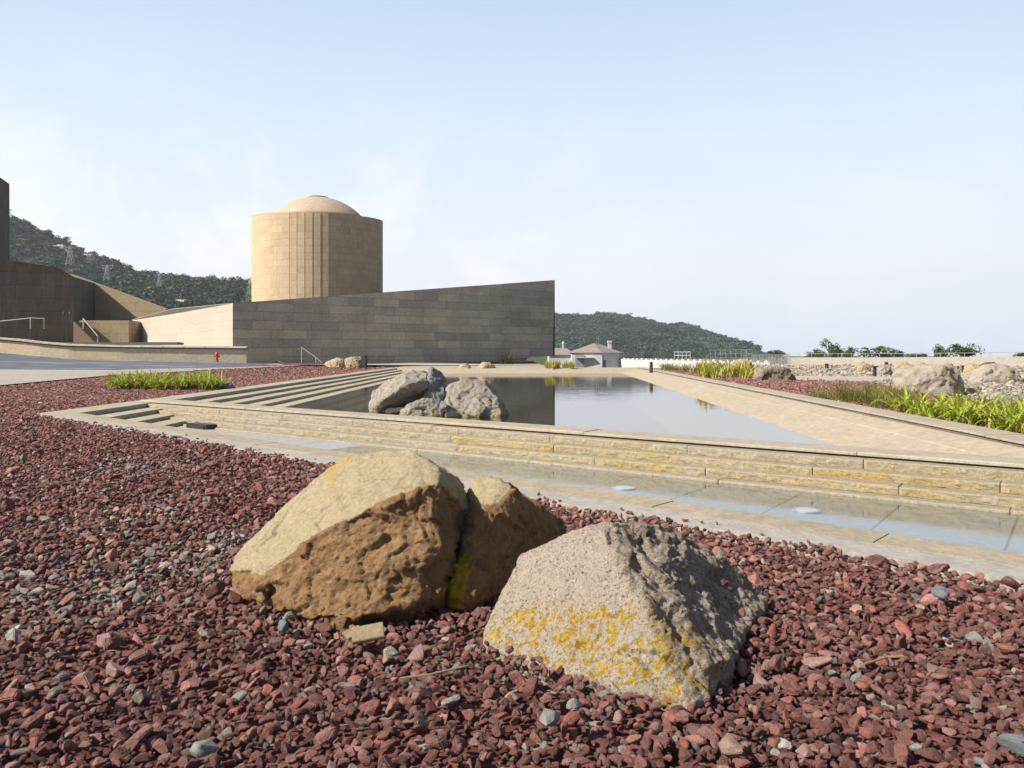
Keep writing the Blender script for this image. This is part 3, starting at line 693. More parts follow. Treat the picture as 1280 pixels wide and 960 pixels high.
for (x0, y0, x1, y1) in ((719, 444, 730, 462), (752.5, 443, 754, 460), (755, 450, 757, 460)):
    p = rel((x0+x1)/2, (y0+y1)/2, WY-.2, kb); bm = bmesh.new(); bx(bm, (p.x, p.y-.05, p.z), ((x1-x0)/F*WY, .12, (y1-y0)/F*WY)); bm_obj('window' if x1-x0 > 4 else 'drainpipe', bm, simple('grey_shutter', (.24, .25, .27), .5) if x1-x0 > 4 else MAT['black'], kb)
bm = bmesh.new(); p = rel(735, 447, WY-.4, kb); bx(bm, (p.x-.4, p.y, p.z), (2.2, .7, .1)); bm_obj('canopy', bm, MAT['white'], kb)
for px in (745.5, 748):
    bm = bmesh.new(); p = rel(px, 429, WY+2, kb); bar(bm, p, p+Vector((0, 0, .95)), .02); bm_obj('antenna', bm, MAT['steel'], kb)
hut = empty('white_hut', (*at(703, 450, 97).xy, -3.6)); tag(hut, 'low white hut with a small pale chimney just right of the hall prow', 'hut')
bm = bmesh.new(); bx(bm, (0, 2, 2.0), (3.4, 4, 4.5)); bm_obj('wall', bm, MAT['white'], hut)
vs = [(-1.9, -.2, 4.24), (1.9, -.2, 4.24), (1.9, 4.2, 4.24), (-1.9, 4.2, 4.24), (-1, 2, 5.1), (.6, 2, 5.1)]
mesh_obj('roof', vs, [(0, 1, 5, 4), (1, 2, 5), (2, 3, 4, 5), (3, 0, 4)], k_, hut)
bm = bmesh.new(); bar(bm, (.25, 2, 4.6), (.25, 2, 5.6), .11); lathe(bm, [(.1, 5.6), (.2, 5.65), (.2, 5.85), (.08, 5.95)], (.25, 2, 0), 12); bm_obj('chimney', bm, MAT['white'], hut)
# long white wall with raised blocks, railings on it
WA, WB = at(774, 448.5, 97), at(965, 449, 66)
ww = empty('white_wall', (WA.x, WA.y, -3.6)); tag(ww, 'long white boundary wall with small raised blocks along its top', 'wall')
bm = bmesh.new(); d = WB.xy-WA.xy; mid = d/2
bx(bm, (mid.x, mid.y, (WA.z+3.6)/2-.05), (d.length, .4, WA.z+3.6), math.atan2(d.y, d.x)); bm_obj('wall', bm, MAT['white'], ww)
bm = bmesh.new()
for i in range(26):
    q = d*((i+.5)/26); bx(bm, (q.x, q.y, WA.z+3.6), (.5, .36, .18+.1*random.random()), math.atan2(d.y, d.x), .02)
bm_obj('raised_blocks', bm, MAT['white'], ww)
def fence(name, label, a, b, h, n_, rails=3, r=.025, cat='railing', m=None):
    m = m or MAT['steel']
    o = empty(name, a); tag(o, label, cat); d = b-a; bm = bmesh.new()
    for j in range(rails):
        z = h*(1-j/max(1, rails)); bar(bm, (0, 0, z), d+Vector((0, 0, z)), r, 6)
    bm_obj('rails', bm, m, o)
    for i in range(n_+1):
        q = d*(i/n_); bm = bmesh.new(); bar(bm, q, q+Vector((0, 0, h)), r*1.2, 6); bm_obj('post', bm, m, o)
    return o
fence('railing', 'short white railing standing above the white boundary wall', at(843, 449, 86), at(863, 449, 84), .8, 4, 2, .03, m=MAT['white'])
fence('railing', 'thin grey railing on the skyline left of the pale terrace wall', at(888, 452, 84), at(940, 452, 80), 1.25, 8, 3, .018)
# pale terrace wall on the right with a rail on top
T0, T1, T2 = at(985, 446.8, 62), at(1120, 446.6, 57), at(1420, 444.5, 48)
wall_thing('terrace_wall', 'long pale concrete terrace wall along the skyline on the right', 'wall', [(T0.xy, T1.xy, -.3, -.3, T0.z, T1.z), (T1.xy, T2.xy, -.3, -.3, T1.z, T2.z)],
           block_stone('pale_concrete', (.33, .30, .255), (.31, .285, .245), (.28, .255, .22), 6, 4, .01, .3, .2, (.3, .26, .2)), .4)
fence('railing', 'thin wire rail along the top of the pale terrace wall', Vector((T0.x, T0.y+.3, T0.z-.05)), Vector((T1.x, T1.y+.3, T1.z-.05)), .34, 8, 1, .018)
fence('railing', 'wire rail on the terrace wall at the right picture edge', Vector((T1.x, T1.y+.3, T1.z-.05)), Vector((T2.x, T2.y+.3, T2.z-.05)), .32, 9, 1, .018)
bm = bmesh.new(); g0 = at(960, 452, 60)
fence('metal_fence', 'grey slatted metal fence between the white wall and the terrace wall', at(940, 457, 60), at(988, 457, 60), .85, 26, 2, .02, 'fence')
# black bollards
BM = MAT['black']
def bollard(px, yt, yb, label, tee=False, dist=None):
    Y = dist or F*EYE/(yb-HOR); h = (yb-yt)/F*Y; wd = max(.05, .0022*Y)
    o = empty('bollard', (at(px, yb, Y).x, Y, at(px, yb, Y).z-.03)); tag(o, label, 'bollard', 'black bollards around the pool')
    bm = bmesh.new(); lathe(bm, [(wd*1.3, 0), (wd*1.3, .03), (wd, .04), (wd, h*.86), (wd*.8, h*.87), (wd*.8, h*.9)], (0, 0, 0), 14); bm_obj('post', bm, BM, o)
    bm = bmesh.new(); lathe(bm, [(wd*(1.9 if tee else 1.05), h*.9), (wd*(1.9 if tee else 1.05), h), (wd*.6, h*1.02)], (0, 0, 0), 14); bm_obj('head', bm, BM, o)
bollard(457, 444, 461, 'black bollard beside the pair of rocks in front of the hall')
bollard(814, 452, 465, 'black bollard beyond the far right corner of the pool')
bollard(1093.5, 456.5, 472, 'black flat-topped bollard left of the pale rocks on the grey rubble', True)
bollard(1033.5, 454, 461, 'small black bollard near the pale terrace wall', False)
bollard(1204.5, 456, 465, 'black flat-topped bollard between the big boulder and the ochre rock', True, 33)
bollard(1108, 452, 459.5, 'small dark bollard in front of the terrace wall behind the rocks', False)

# ------------------------------------------------------------------ rocks
def hull_into(bm, pts):
    vv = [bm.verts.new(p) for p in pts]
    r = bmesh.ops.convex_hull(bm, input=vv)
    bmesh.ops.delete(bm, geom=list({g for g in r['geom_interior']+r['geom_unused'] if isinstance(g, bmesh.types.BMVert)}), context='VERTS')
def sstep(a, b, x): t = min(1, max(0, (x-a)/(b-a))); return t*t*(3-2*t)
def chip(bm, n_, depth, rr):
    cen = sum((v.co for v in bm.verts), Vector())/len(bm.verts)
    for _ in range(n_):
        d = Vector((rr.gauss(0, 1), rr.gauss(0, 1), rr.gauss(.3, .8))).normalized(); dd = [v.co.dot(d) for v in bm.verts]; h = max(dd)
        c_ = h-min(depth, .10*(h-min(dd)))*rr.uniform(.25, 1)
        bmesh.ops.bisect_plane(bm, geom=bm.verts[:]+bm.edges[:]+bm.faces[:], plane_co=d*c_, plane_no=d, clear_outer=True)
        pts = [v.co.copy() for v in bm.verts]; bm.clear(); hull_into(bm, pts)
def facet(q):
    """piecewise planar chips: every cell of the rock is broken off at its own slant"""
    P = noise.voronoi(q)[1][0]; t = noise.noise_vector(P*7.31+Vector((1, 2, 3)))
    return (q-P).dot(t)*1.1+noise.noise(P*3.17)*.7
def rock(name, hulls, voxel, amps, m, seed=0, smooth_n=3, attr=None, ridge=.5, chips=(0, 0), facets=None):
    """union of convex solids, remeshed and weathered; vertices in world space, origin at base centre"""
    allp = [Vector(p) for h in hulls for p in h]
    base = Vector((sum(p.x for p in allp)/len(allp), sum(p.y for p in allp)/len(allp), 0))
    parts = []
    bm = bmesh.new()
    for h in hulls:
        b2 = bmesh.new(); hull_into(b2, [Vector(p)-base for p in h])
        if chips[0]: chip(b2, chips[0], chips[1], random.Random(seed))
        bmesh.ops.recalc_face_normals(b2, faces=b2.faces)
        me = bpy.data.meshes.new('t'); b2.to_mesh(me); b2.free(); bm.from_mesh(me); bpy.data.meshes.remove(me)
    me = bpy.data.meshes.new('t'); bm.to_mesh(me); bm.free()
    o = bpy.data.objects.new('t', me); C.objects.link(o)
    md = o.modifiers.new('r', 'REMESH'); md.mode = 'VOXEL'; md.voxel_size = voxel
    dg = bpy.context.evaluated_depsgraph_get(); ev = o.evaluated_get(dg); me2 = bpy.data.meshes.new_from_object(ev)
    bpy.data.objects.remove(o); bpy.data.meshes.remove(me)
    bm = bmesh.new(); bm.from_mesh(me2); bpy.data.meshes.remove(me2)
    for _ in range(smooth_n): bmesh.ops.smooth_vert(bm, verts=bm.verts, factor=.5, use_axis_x=True, use_axis_y=True, use_axis_z=True)
    bm.normal_update(); sv = Vector((seed*3.1, seed*1.7, seed*.9))
    new = []; vals = []
    for v_ in bm.verts:
        if attr: vals.append(attr(v_.co+base, v_.normal))
        d_ = 0; fr_ = vals[-1][0] if attr else 0
        for sc, am in amps:
            am = am*(.75+.6*fr_)
            q = v_.co*sc+sv; n_ = noise.noise(q)
            d_ += am*(n_*(1-ridge)+ridge*(.5-abs(noise.noise(q*1.3+Vector((5, 3, 1))))*2))
        if facets:
            warp = v_.co+noise.noise_vector(v_.co*6/facets[0])*.03*facets[0]
            for sc, am in facets[1]: d_ += am*facet(warp*sc+sv)*((.35+.75*fr_) if attr else 1)
        new.append(v_.co+v_.normal*d_)
    for v_, c_ in zip(bm.verts, new): v_.co = c_
    bm.normal_update()
    ob = bm_obj(name, bm, m, smooth=True); ob.location = base
    if vals:
        for ci, an in enumerate(('stain', 'lichen')):
            a_ = ob.data.attributes.new(an, 'FLOAT', 'POINT'); a_.data.foreach_set('value', np.array([x[ci] for x in vals], dtype=np.float32))
    return ob

def sandstone_mat(name, pale, pale2, brown, brown2, yellow, yk=1.0):
    k = M_(name, .88, .25); v = k.co(); st_ = k.attr('stain', out='Fac'); li = k.attr('lichen', out='Fac')
    n0 = k.noise(v, 2.2, 9, .65, .3); n1 = k.noise(v, 9, 9, .7, .2); n2 = k.noise(v, 34, 8, .75); n3 = k.noise(v, 130, 5, .7)
    p = k.mix(n0, pale, pale2); b = k.mix(k.ramp(n1, [(.3, 0.0), (.7, 1.0)]), brown, brown2)
    b = k.mix(k.ramp(k.noise(v, 5.5, 8, .7, .5), [(.56, 0.0), (.72, .35)]), b, (.36, .25, .14))
    f = k.ramp(k.math('ADD', st_, k.math('MULTIPLY', k.math('SUBTRACT', n1, .5), .5)), [(.42, 0.0), (.56, 1.0)])
    c = k.mix(f, p, b)
    yl = k.ramp(k.math('ADD', li, k.math('MULTIPLY', k.math('SUBTRACT', k.math('ADD', k.math('MULTIPLY', n1, .5), k.math('MULTIPLY', n2, .5)), .5), 1.3)), [(.5, 0.0), (.68, .9*yk)])
    c = k.mix(yl, c, k.mix(n2, yellow, tuple(x*.75 for x in yellow)))
    c = k.mix(.75, c, k.mix(k.math('MULTIPLY', k.math('ADD', n2, n3), .5), (.22,)*3, (.76,)*3), 'OVERLAY')
    crack = k.n('ShaderNodeTexVoronoi', {'Vector': k.mix(.12, v, k.noise(v, 3, 4, .6, out='Color')), 'Scale': 3.1}, feature='DISTANCE_TO_EDGE').outputs['Distance']
    cl = k.ramp(crack, [(.0, 1.0), (.016, 0.0)]); cl = k.math('MULTIPLY', cl, k.ramp(n0, [(.5, 0.0), (.62, .8)])); c = k.mix(cl, c, (.05, .035, .02))
    k.col(c).bump(n1, .5, .03).bump(n2, .6, .012).bump(n3, .5, .004)
    return k.m

# --- the large brown boulder, its split-off wedge, and the granite boulder
def low(px, Y, z=-.12): return Vector(((px-640)/F*Y, Y, z))
main = [at(288, 708, 3.15), at(296, 735, 3.05), at(330, 760, 3.0), at(375, 771, 2.84), at(440, 772, 2.78), at(520, 755, 2.83), at(556, 738, 2.94),
        at(330, 702, 2.97), at(398, 668, 2.95), at(450, 640, 2.95), at(520, 612, 3.0), at(549, 603, 3.04),
        at(300, 690, 3.4), at(350, 640, 3.6), at(412, 583, 3.7), at(442, 562, 3.75), at(512, 559, 3.5), at(547, 584, 3.22), at(590, 645, 3.3), at(584, 604, 3.55),
        low(360, 3.1), low(440, 3.0), low(540, 3.1), low(600, 3.6), low(420, 4.1), low(560, 4.0)]
nose = [at(286, 712, 3.12), at(292, 738, 3.06), at(330, 765, 2.96), at(340, 735, 2.90), at(330, 708, 2.94), at(300, 700, 3.2), low(340, 3.1), low(330, 3.3)]
shelf = [at(330, 768, 2.93), at(420, 772, 2.84), at(470, 762, 2.86), at(420, 745, 2.83), at(350, 750, 2.87), low(380, 2.95), low(450, 2.95), at(400, 720, 3.1)]
MAT['brown_rock'] = sandstone_mat('brown_sandstone', (.46, .385, .255), (.39, .31, .19), (.26, .145, .068), (.37, .23, .115), (.50, .34, .03))
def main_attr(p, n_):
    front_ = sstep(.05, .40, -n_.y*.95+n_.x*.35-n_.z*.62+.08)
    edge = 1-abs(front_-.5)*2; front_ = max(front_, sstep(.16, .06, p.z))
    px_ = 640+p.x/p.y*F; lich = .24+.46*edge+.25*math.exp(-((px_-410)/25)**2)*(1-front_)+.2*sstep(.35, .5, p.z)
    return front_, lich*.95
o = rock('boulder', [main, nose], .0095, [(1.7, .010), (5, .006), (12, .005), (26, .006), (52, .005)], MAT['brown_rock'], 3, 0, main_attr, .6, (12, .03), (1, [(4.2, .042), (9, .026), (20, .012)]))
tag(o, 'large brown angular boulder with a pale top on the red gravel in the foreground', 'boulder')
wedge = [at(590, 594, 3.5), at(628, 600, 3.4), at(641, 611, 3.35), at(598, 655, 3.15), at(668, 640, 3.5), at(708, 657, 3.75), at(706, 674, 3.65),
         at(564, 744, 2.96), at(572, 700, 3.06), at(580, 748, 2.92), at(604, 750, 3.06), at(645, 742, 3.25), at(575, 690, 3.12), at(690, 690, 3.6), low(580, 3.1), low(640, 3.4), low(700, 3.8), low(620, 4.0), low(560, 3.6)]
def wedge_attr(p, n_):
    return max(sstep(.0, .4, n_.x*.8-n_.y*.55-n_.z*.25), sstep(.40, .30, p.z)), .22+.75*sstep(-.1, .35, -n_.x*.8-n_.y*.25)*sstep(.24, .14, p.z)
o = rock('boulder', [wedge], .0095, [(2.5, .010), (6, .007), (14, .005), (30, .005), (52, .004)], MAT['brown_rock'], 9, 0, wedge_attr, .6, (9, .025), (1, [(4.5, .042), (10, .022), (22, .010)]))
tag(o, 'brown wedge-shaped boulder leaning against the right side of the large brown boulder', 'boulder')
gran = [at(592, 816, 2.58), at(612, 790, 2.66), at(640, 715, 2.85), at(652, 694, 2.86), at(690, 673, 2.82), at(752, 648, 2.76), at(800, 645, 2.86), at(838, 657, 2.97), at(876, 686, 3.05),
        at(958, 746, 3.16), at(765, 705, 2.56), at(805, 778, 2.36), at(862, 880, 2.16), at(892, 868, 2.22), at(915, 812, 2.5), at(700, 830, 2.42), at(782, 858, 2.24), at(908, 786, 2.6),
        low(640, 2.6), low(700, 2.45), low(790, 2.25), low(862, 2.17), low(900, 2.45), low(945, 3.12), low(850, 3.4), low(700, 3.2)]
gran2 = [at(800, 650, 2.88), at(845, 662, 2.93), at(884, 698, 2.98), at(855, 765, 2.62), at(806, 722, 2.56), at(898, 764, 2.78), at(835, 700, 2.66), low(860, 2.6), low(825, 3.0), low(895, 2.9)]
k = M_('speckled_granite', .88, .25); v = k.co(); li = k.attr('lichen', out='Fac'); st_ = k.attr('stain', out='Fac')
n0 = k.noise(v, 3, 8, .65); n1 = k.noise(v, 16, 8, .7); n2 = k.noise(v, 60, 6, .75); n3 = k.noise(v, 150, 4, .7)
streak = k.noise(k.map(v, (26, 26, 7)), 1.0, 6, .7)
c = k.mix(n0, (.47, .40, .325), (.40, .33, .26))
c = k.mix(k.math('MULTIPLY', k.ramp(streak, [(.45, 0.0), (.6, 1.0)]), st_), c, (.27, .205, .145))
c = k.mix(k.ramp(n2, [(.55, 0.0), (.63, .7)]), c, (.27, .20, .14)); c = k.mix(k.ramp(n3, [(.53, 0.0), (.60, .7)]), c, (.60, .55, .49)); c = k.mix(k.ramp(k.noise(v, 95, 3, .6), [(.58, 0.0), (.64, .8)]), c, (.12, .085, .06))
lm = k.ramp(k.math('ADD', li, k.math('MULTIPLY', k.math('SUBTRACT', k.math('ADD', k.math('MULTIPLY', n1, .5), k.math('MULTIPLY', n2, .5)), .5), 3.2)), [(.47, 0.0), (.58, .95)])
c = k.mix(lm, c, k.mix(k.ramp(n2, [(.4, 0.0), (.6, 1.0)]), (.62, .44, .035), (.33, .19, .03)))
k.col(c).bump(streak, .2, .02).bump(n1, .5, .02).bump(n2, .8, .010).bump(n3, .6, .004); MAT['granite'] = k.m
def gran_attr(p, n_):
    px_, py_ = 640+p.x/p.y*F, HOR+(1-p.z)/p.y*F
    l_ = .42*math.exp(-((px_-735)/95)**2-((py_-795)/45)**2)+.46*math.exp(-((px_-815)/85)**2-((py_-825)/50)**2)+.34*math.exp(-((px_-660)/75)**2-((py_-790)/50)**2)+.3*math.exp(-((px_-860)/60)**2-((py_-865)/35)**2)
    return sstep(-.1, .5, n_.x*.9-n_.y*.2), .07+min(.45, l_*1.05)
o = rock('boulder', [gran, gran2], .0095, [(1.3, .030), (2.6, .014), (6, .010), (13, .009), (28, .008), (55, .006)], MAT['granite'], 5, 1, gran_attr, .4, (12, .028), (1, [(4, .035), (9, .022), (19, .010)]))
tag(o, 'pale speckled granite boulder with yellow lichen in front on the red gravel', 'boulder')

# --- rocks in the pool
k = M_('pool_granite', .88, .25); v = k.co(); n0 = k.noise(v, 1.6, 8, .65, .3); n1 = k.noise(v, 8, 8, .72); n2 = k.noise(v, 40, 6, .75)
z_ = k.n('ShaderNodeSeparateXYZ', {'Vector': v}).outputs[2]
c = k.mix(n0, (.40, .37, .325), (.32, .285, .235)); c = k.mix(k.ramp(n1, [(.52, 0.0), (.62, .6)]), c, (.30, .23, .14)); c = k.mix(k.ramp(k.noise(v, 5, 8, .75, 1.2), [(.56, 0.0), (.60, .55)]), c, (.19, .165, .13))
wet = k.ramp(k.math('ADD', z_, k.math('MULTIPLY', n1, .12)), [(.0, 1.0), (1.0, 1.0)])
wl_ = k.n('ShaderNodeMapRange', {'Value': k.math('ADD', z_, k.math('MULTIPLY', n1, .12)), 'From Min': -.22, 'From Max': -.10, 'To Min': .8, 'To Max': 0.0}).outputs[0]
c = k.mix(wl_, c, (.24, .19, .07)); c = k.mix(.75, c, k.mix(n2, (.25,)*3, (.75,)*3), 'OVERLAY'); k.col(c).bump(n1, .6, .05).bump(n2, .6, .02); MAT['pool_rock'] = k.m
k = M_('grey_rock', .85, .25); v = k.co(); n0 = k.noise(v, 1.6, 8, .65, .3); n1 = k.noise(v, 8, 8, .72); n2 = k.noise(v, 40, 6, .75)
c = k.mix(n0, (.29, .29, .30), (.20, .205, .22)); c = k.mix(.75, c, k.mix(n2, (.25,)*3, (.75,)*3), 'OVERLAY'); k.col(c).bump(n1, .6, .05).bump(n2, .6, .02); MAT['grey_rock'] = k.m
A4 = [(1.6, .03), (4, .032), (9, .028), (20, .018)]
lowp = lambda px, Y: low(px, Y, -.6)
lean = [at(461, 503, 16.6), at(463, 490, 16.7), at(475, 480, 16.7), at(492, 472, 16.7), at(510, 462, 16.9), at(526, 459, 17.1), at(532, 470, 16.5), at(536, 484, 16.4), at(520, 488, 16.2), at(500, 490, 16.1), at(490, 499, 16.1), at(470, 513, 16.3), at(478, 500, 15.9), at(515, 475, 16.1), at(505, 505, 17.4), at(540, 500, 17.6), at(540, 465, 17.3), low(520, 17.4, -.6), low(475, 16.9, -.6), low(545, 17.2, -.6)]
legs = [at(462, 498, 16.5), at(474, 499, 16.3), at(476, 514, 16.3), at(463, 514, 16.4), low(463, 16.6, -.6), low(478, 16.4, -.6), low(470, 17, -.6), at(470, 495, 17)]
lean = [p for p in lean if p.z > -.3]
o = rock('pool_rock', [lean, legs], .024, A4, MAT['pool_rock'], 21, 1, None, .6, (12, .08), (2.5, [(1.8, .085), (4, .042), (9, .022)])); tag(o, 'leaning tan rock standing in the pool, leftmost of the cluster', 'rock', 'rocks standing in the pool')
upr = [at(534, 459, 16.9), at(542, 458, 16.8), at(552, 467, 16.9), at(558, 478, 17), at(557, 500, 16.6), at(530, 500, 16.4), at(528, 497, 16.6), at(536, 480, 16.4), at(545, 505, 16.2), at(556, 508, 16.3), low(530, 17, -.6), low(560, 17.3, -.6), low(545, 16.4, -.6), at(548, 462, 17.4)]
o = rock('pool_rock', [upr], .024, A4, MAT['grey_rock'], 22, 1, None, .6, (12, .08), (2.5, [(1.8, .085), (4, .042), (9, .022)])); tag(o, 'upright blue-grey rock standing in the pool behind the others', 'rock', 'rocks standing in the pool')
bigr = [at(556, 484, 15.6), at(562, 480, 15.5), at(580, 474, 15.5), at(597, 470, 15.7), at(603, 472, 15.7), at(616, 489, 15.4), at(632, 508, 15.4), at(638, 518, 15.6), at(630, 520, 15.1), at(600, 519, 15.0), at(558, 519, 15.1), at(556, 500, 15.2), low(640, 16.4, -.6), low(556, 16.4, -.6), low(632, 15.0, -.6), low(556, 15.0, -.6), at(612, 478, 16.3), at(570, 480, 16.3)]
o = rock('pool_rock', [bigr], .024, A4, MAT['pool_rock'], 23, 1, None, .6, (12, .08), (2.5, [(1.8, .085), (4, .042), (9, .022)])); tag(o, 'broad pointed grey rock in the pool, right of the cluster', 'rock', 'rocks standing in the pool')
lowr = [at(498, 515, 15.3), at(510, 503, 15.2), at(528, 497, 15.4), at(540, 500, 15.5), at(556, 514, 15.4), at(555, 519, 15.2), at(520, 519, 15.1), low(495, 15.6, -.6), low(560, 15.8, -.6), low(520, 15.0, -.6), low(530, 16.1, -.6)]
o = rock('pool_rock', [lowr], .022, A4, MAT['pool_rock'], 24, 1, None, .6, (12, .08), (2.5, [(1.8, .085), (4, .042), (9, .022)])); tag(o, 'low rounded pinkish rock at the front of the pool cluster', 'rock', 'rocks standing in the pool')
wee = [at(550, 501, 15.0), at(558, 500, 15.0), at(559, 508, 14.9), at(551, 510, 14.9), at(554, 505, 15.25), at(556, 516, 15.0), at(548, 515, 15.1)]
o = rock('pool_rock', [wee], .02, [(4, .02), (10, .01)], MAT['grey_rock'], 25, 2); tag(o, 'smallest grey stone wedged between the pool rocks', 'rock', 'rocks standing in the pool')

MAT['tan_rock'] = plain_stone('tan_rock', (.37, .30, .215), (.27, .21, .14), (.5, .38, .12), 1.2, .5, bumps=.6, bd=.05)
MAT['pale_rock'] = plain_stone('pale_rock', (.36, .32, .265), (.29, .25, .2), (.48, .36, .14), 1.2, .4, bumps=.6, bd=.05)
MAT['ochre_rock'] = plain_stone('ochre_rock', (.38, .30, .19), (.30, .23, .14), (.45, .34, .1), 1.2, .8, bumps=.6, bd=.05)
MAT['grass_rock'] = plain_stone('olive_rock', (.28, .255, .18), (.20, .18, .12), None, 1.2, bumps=.7, bd=.06)
def blob(label, x0, yt, x1, yb, m, seed, depth=.8, name='boulder', group=None, sharp=0, amp=1.0, flat_top=False, Y=None):
    """a boulder whose outline spans the given picture box, standing on the ground there"""
    Y = Y or F*EYE/(yb-HOR-1); rs = random.Random(seed); wx = (x1-x0)/F*Y; hgt = (yb-yt)/F*Y; cx = ((x0+x1)/2-640)/F*Y
    gz = EYE-(yb-HOR)/F*Y
    pts = []
    for lv, sc in ((-.25, .95), (0, 1.0), (.35, 1.0), (.7, .82 if not flat_top else .97), (1.0, .40 if not flat_top else .8)):
        for i in range(9):
            a_ = 2*math.pi*(i+rs.random()*.8)/9; q = sc*(.82+.2*rs.random())
            pts.append((cx+wx/2*q*math.cos(a_), Y+wx*depth/2+wx*depth/2*q*math.sin(a_), gz+hgt*lv*(1 if lv < 1 else .94+.1*rs.random())))
    pts.append((cx-wx/2, Y+wx*depth/2, gz+.05)); pts.append((cx+wx/2, Y+wx*depth/2, gz+.05))
    s_ = max(wx, hgt); o = rock(name, [pts], s_/42, [(3.0/s_, .04*s_*amp), (7/s_, .030*s_*amp), (16/s_, .016*s_*amp), (34/s_, .009*s_*amp)], m, seed, 0, None, .6, (12, .10*s_), (s_*1.2, [(3.0/s_, .060*s_*amp), (8/s_, .024*s_*amp), (18/s_, .012*s_*amp)]))
    return tag(o, label, 'boulder' if name == 'boulder' else 'rock', group)
blob('rounded tan boulder left of its twin in front of the shaded hall wall', 400, 448, 434, 462, MAT['tan_rock'], 31)
blob('blocky tan boulder beside the black bollard in front of the hall', 427, 447, 456, 462, MAT['tan_rock'], 32, flat_top=True)
blob('small pale rock under the overhang of the hall prow', 572, 455, 590, 461.5, MAT['tan_rock'], 33)
blob('tan rock under the overhang of the hall prow, right of a smaller one', 594, 453, 621, 461.5, MAT['tan_rock'], 34)
blob('long olive boulder with a dark right end on the red gravel right of the pool', 941, 460, 1001, 477, MAT['grass_rock'], 35, .5, flat_top=True)
blob('pale tan boulder behind the yellow plants beyond the pool corner', 912, 449, 952, 469, MAT['tan_rock'], 36)
blob('big pale flat-topped boulder with an ochre crest behind the plants on the right', 1134, 458, 1226, 496, MAT['pale_rock'], 37, .7, flat_top=True)
blob('ochre rock behind the big pale boulder, right of the flat-topped bollard', 1210, 455, 1240, 470, MAT['ochre_rock'], 38, Y=31)
blob('long pale rock ridge running out at the right picture edge', 1222, 456, 1300, 480, MAT['pale_rock'], 39, .6)
blob('tan rock with a dark side on the grey rubble left of a bollard', 1073, 452, 1093, 467, MAT['tan_rock'], 40, Y=38)
blob('pale blocky rock on the rubble right of the flat-topped bollard', 1096, 457, 1120, 471, MAT['pale_rock'], 41, flat_top=True)
blob('yellow stained rock on the rubble in front of the terrace wall', 1121, 453, 1150, 469, MAT['ochre_rock'], 42)
blob('small brown rock at the foot of the terrace wall', 1145, 453, 1166, 462, MAT['tan_rock'], 43)
blob('dark brown rock on the skyline right of the ochre rock', 1230, 453, 1258, 463, simple('dark_brown_rock', (.10, .06, .04), .9), 44, Y=42)
blob('flat grey stone resting at the kerb beside the left plant bed', 262, 477.5, 291, 487.5, MAT['grey_rock'], 45, .6)

# ------------------------------------------------------------------ gravel (stones placed as instances)
def inst_stuff(name, pts, idx, rot, scl, col, sources, label=None):
    me = bpy.data.meshes.new(name); me.vertices.add(len(pts)); me.vertices.foreach_set('co', np.asarray(pts, dtype=np.float32).ravel())
    for nm, ty, arr in (('idx', 'INT', idx), ('rot', 'FLOAT_VECTOR', rot), ('scl', 'FLOAT_VECTOR', scl), ('tone', 'FLOAT_COLOR', col)):
        a_ = me.attributes.new(nm, ty, 'POINT'); arr = np.asarray(arr)
        a_.data.foreach_set({'INT': 'value', 'FLOAT_VECTOR': 'vector', 'FLOAT_COLOR': 'color'}[ty], arr.ravel().astype(np.int32 if ty == 'INT' else np.float32))
    o = bpy.data.objects.new(name, me); C.objects.link(o)
    coll = bpy.data.collections.new(name+'_stock')
    for s_ in sources: coll.objects.link(s_)
    ng = bpy.data.node_groups.new(name+'_scatter', 'GeometryNodeTree')
    ng.interface.new_socket('Geometry', in_out='INPUT', socket_type='NodeSocketGeometry'); ng.interface.new_socket('Geometry', in_out='OUTPUT', socket_type='NodeSocketGeometry')
    N = ng.nodes.new; gi, go = N('NodeGroupInput'), N('NodeGroupOutput'); ip = N('GeometryNodeInstanceOnPoints'); ci = N('GeometryNodeCollectionInfo')
    ci.inputs['Collection'].default_value = coll; ci.inputs['Separate Children'].default_value = True; ci.inputs['Reset Children'].default_value = True
    ip.inputs['Pick Instance'].default_value = True
    def na(nm, ty):
        n_ = N('GeometryNodeInputNamedAttribute'); n_.data_type = ty; n_.inputs['Name'].default_value = nm
        return next(s for s in n_.outputs if s.enabled and s.name == 'Attribute')
    er = N('FunctionNodeEulerToRotation'); l = ng.links.new
    l(gi.outputs[0], ip.inputs['Points']); l(ci.outputs[0], ip.inputs['Instance']); l(na('idx', 'INT'), ip.inputs['Instance Index'])
    l(na('rot', 'FLOAT_VECTOR'), er.inputs[0]); l(er.outputs[0], ip.inputs['Rotation']); l(na('scl', 'FLOAT_VECTOR'), ip.inputs['Scale']); l(ip.outputs[0], go.inputs[0])
    md = o.modifiers.new('scatter', 'NODES'); md.node_group = ng
    return tag(o, label, None, None, 'stuff')
def stone_mat(name):
    k = M_(name, .85, .3); tone = k.attr('tone', 'INSTANCER'); v = k.co(); n1 = k.noise(v, 2.2, 7, .7); n2 = k.noise(v, 9, 5, .7)
    c = k.mix(.6, tone, k.mix(k.math('ADD', k.math('MULTIPLY', n1, .6), k.math('MULTIPLY', n2, .4)), (.2,)*3, (.8,)*3), 'OVERLAY')
    k.col(c).bump(n1, .6, .008).bump(n2, .5, .003); return k.m
MAT['stone'] = stone_mat('crushed_stone')
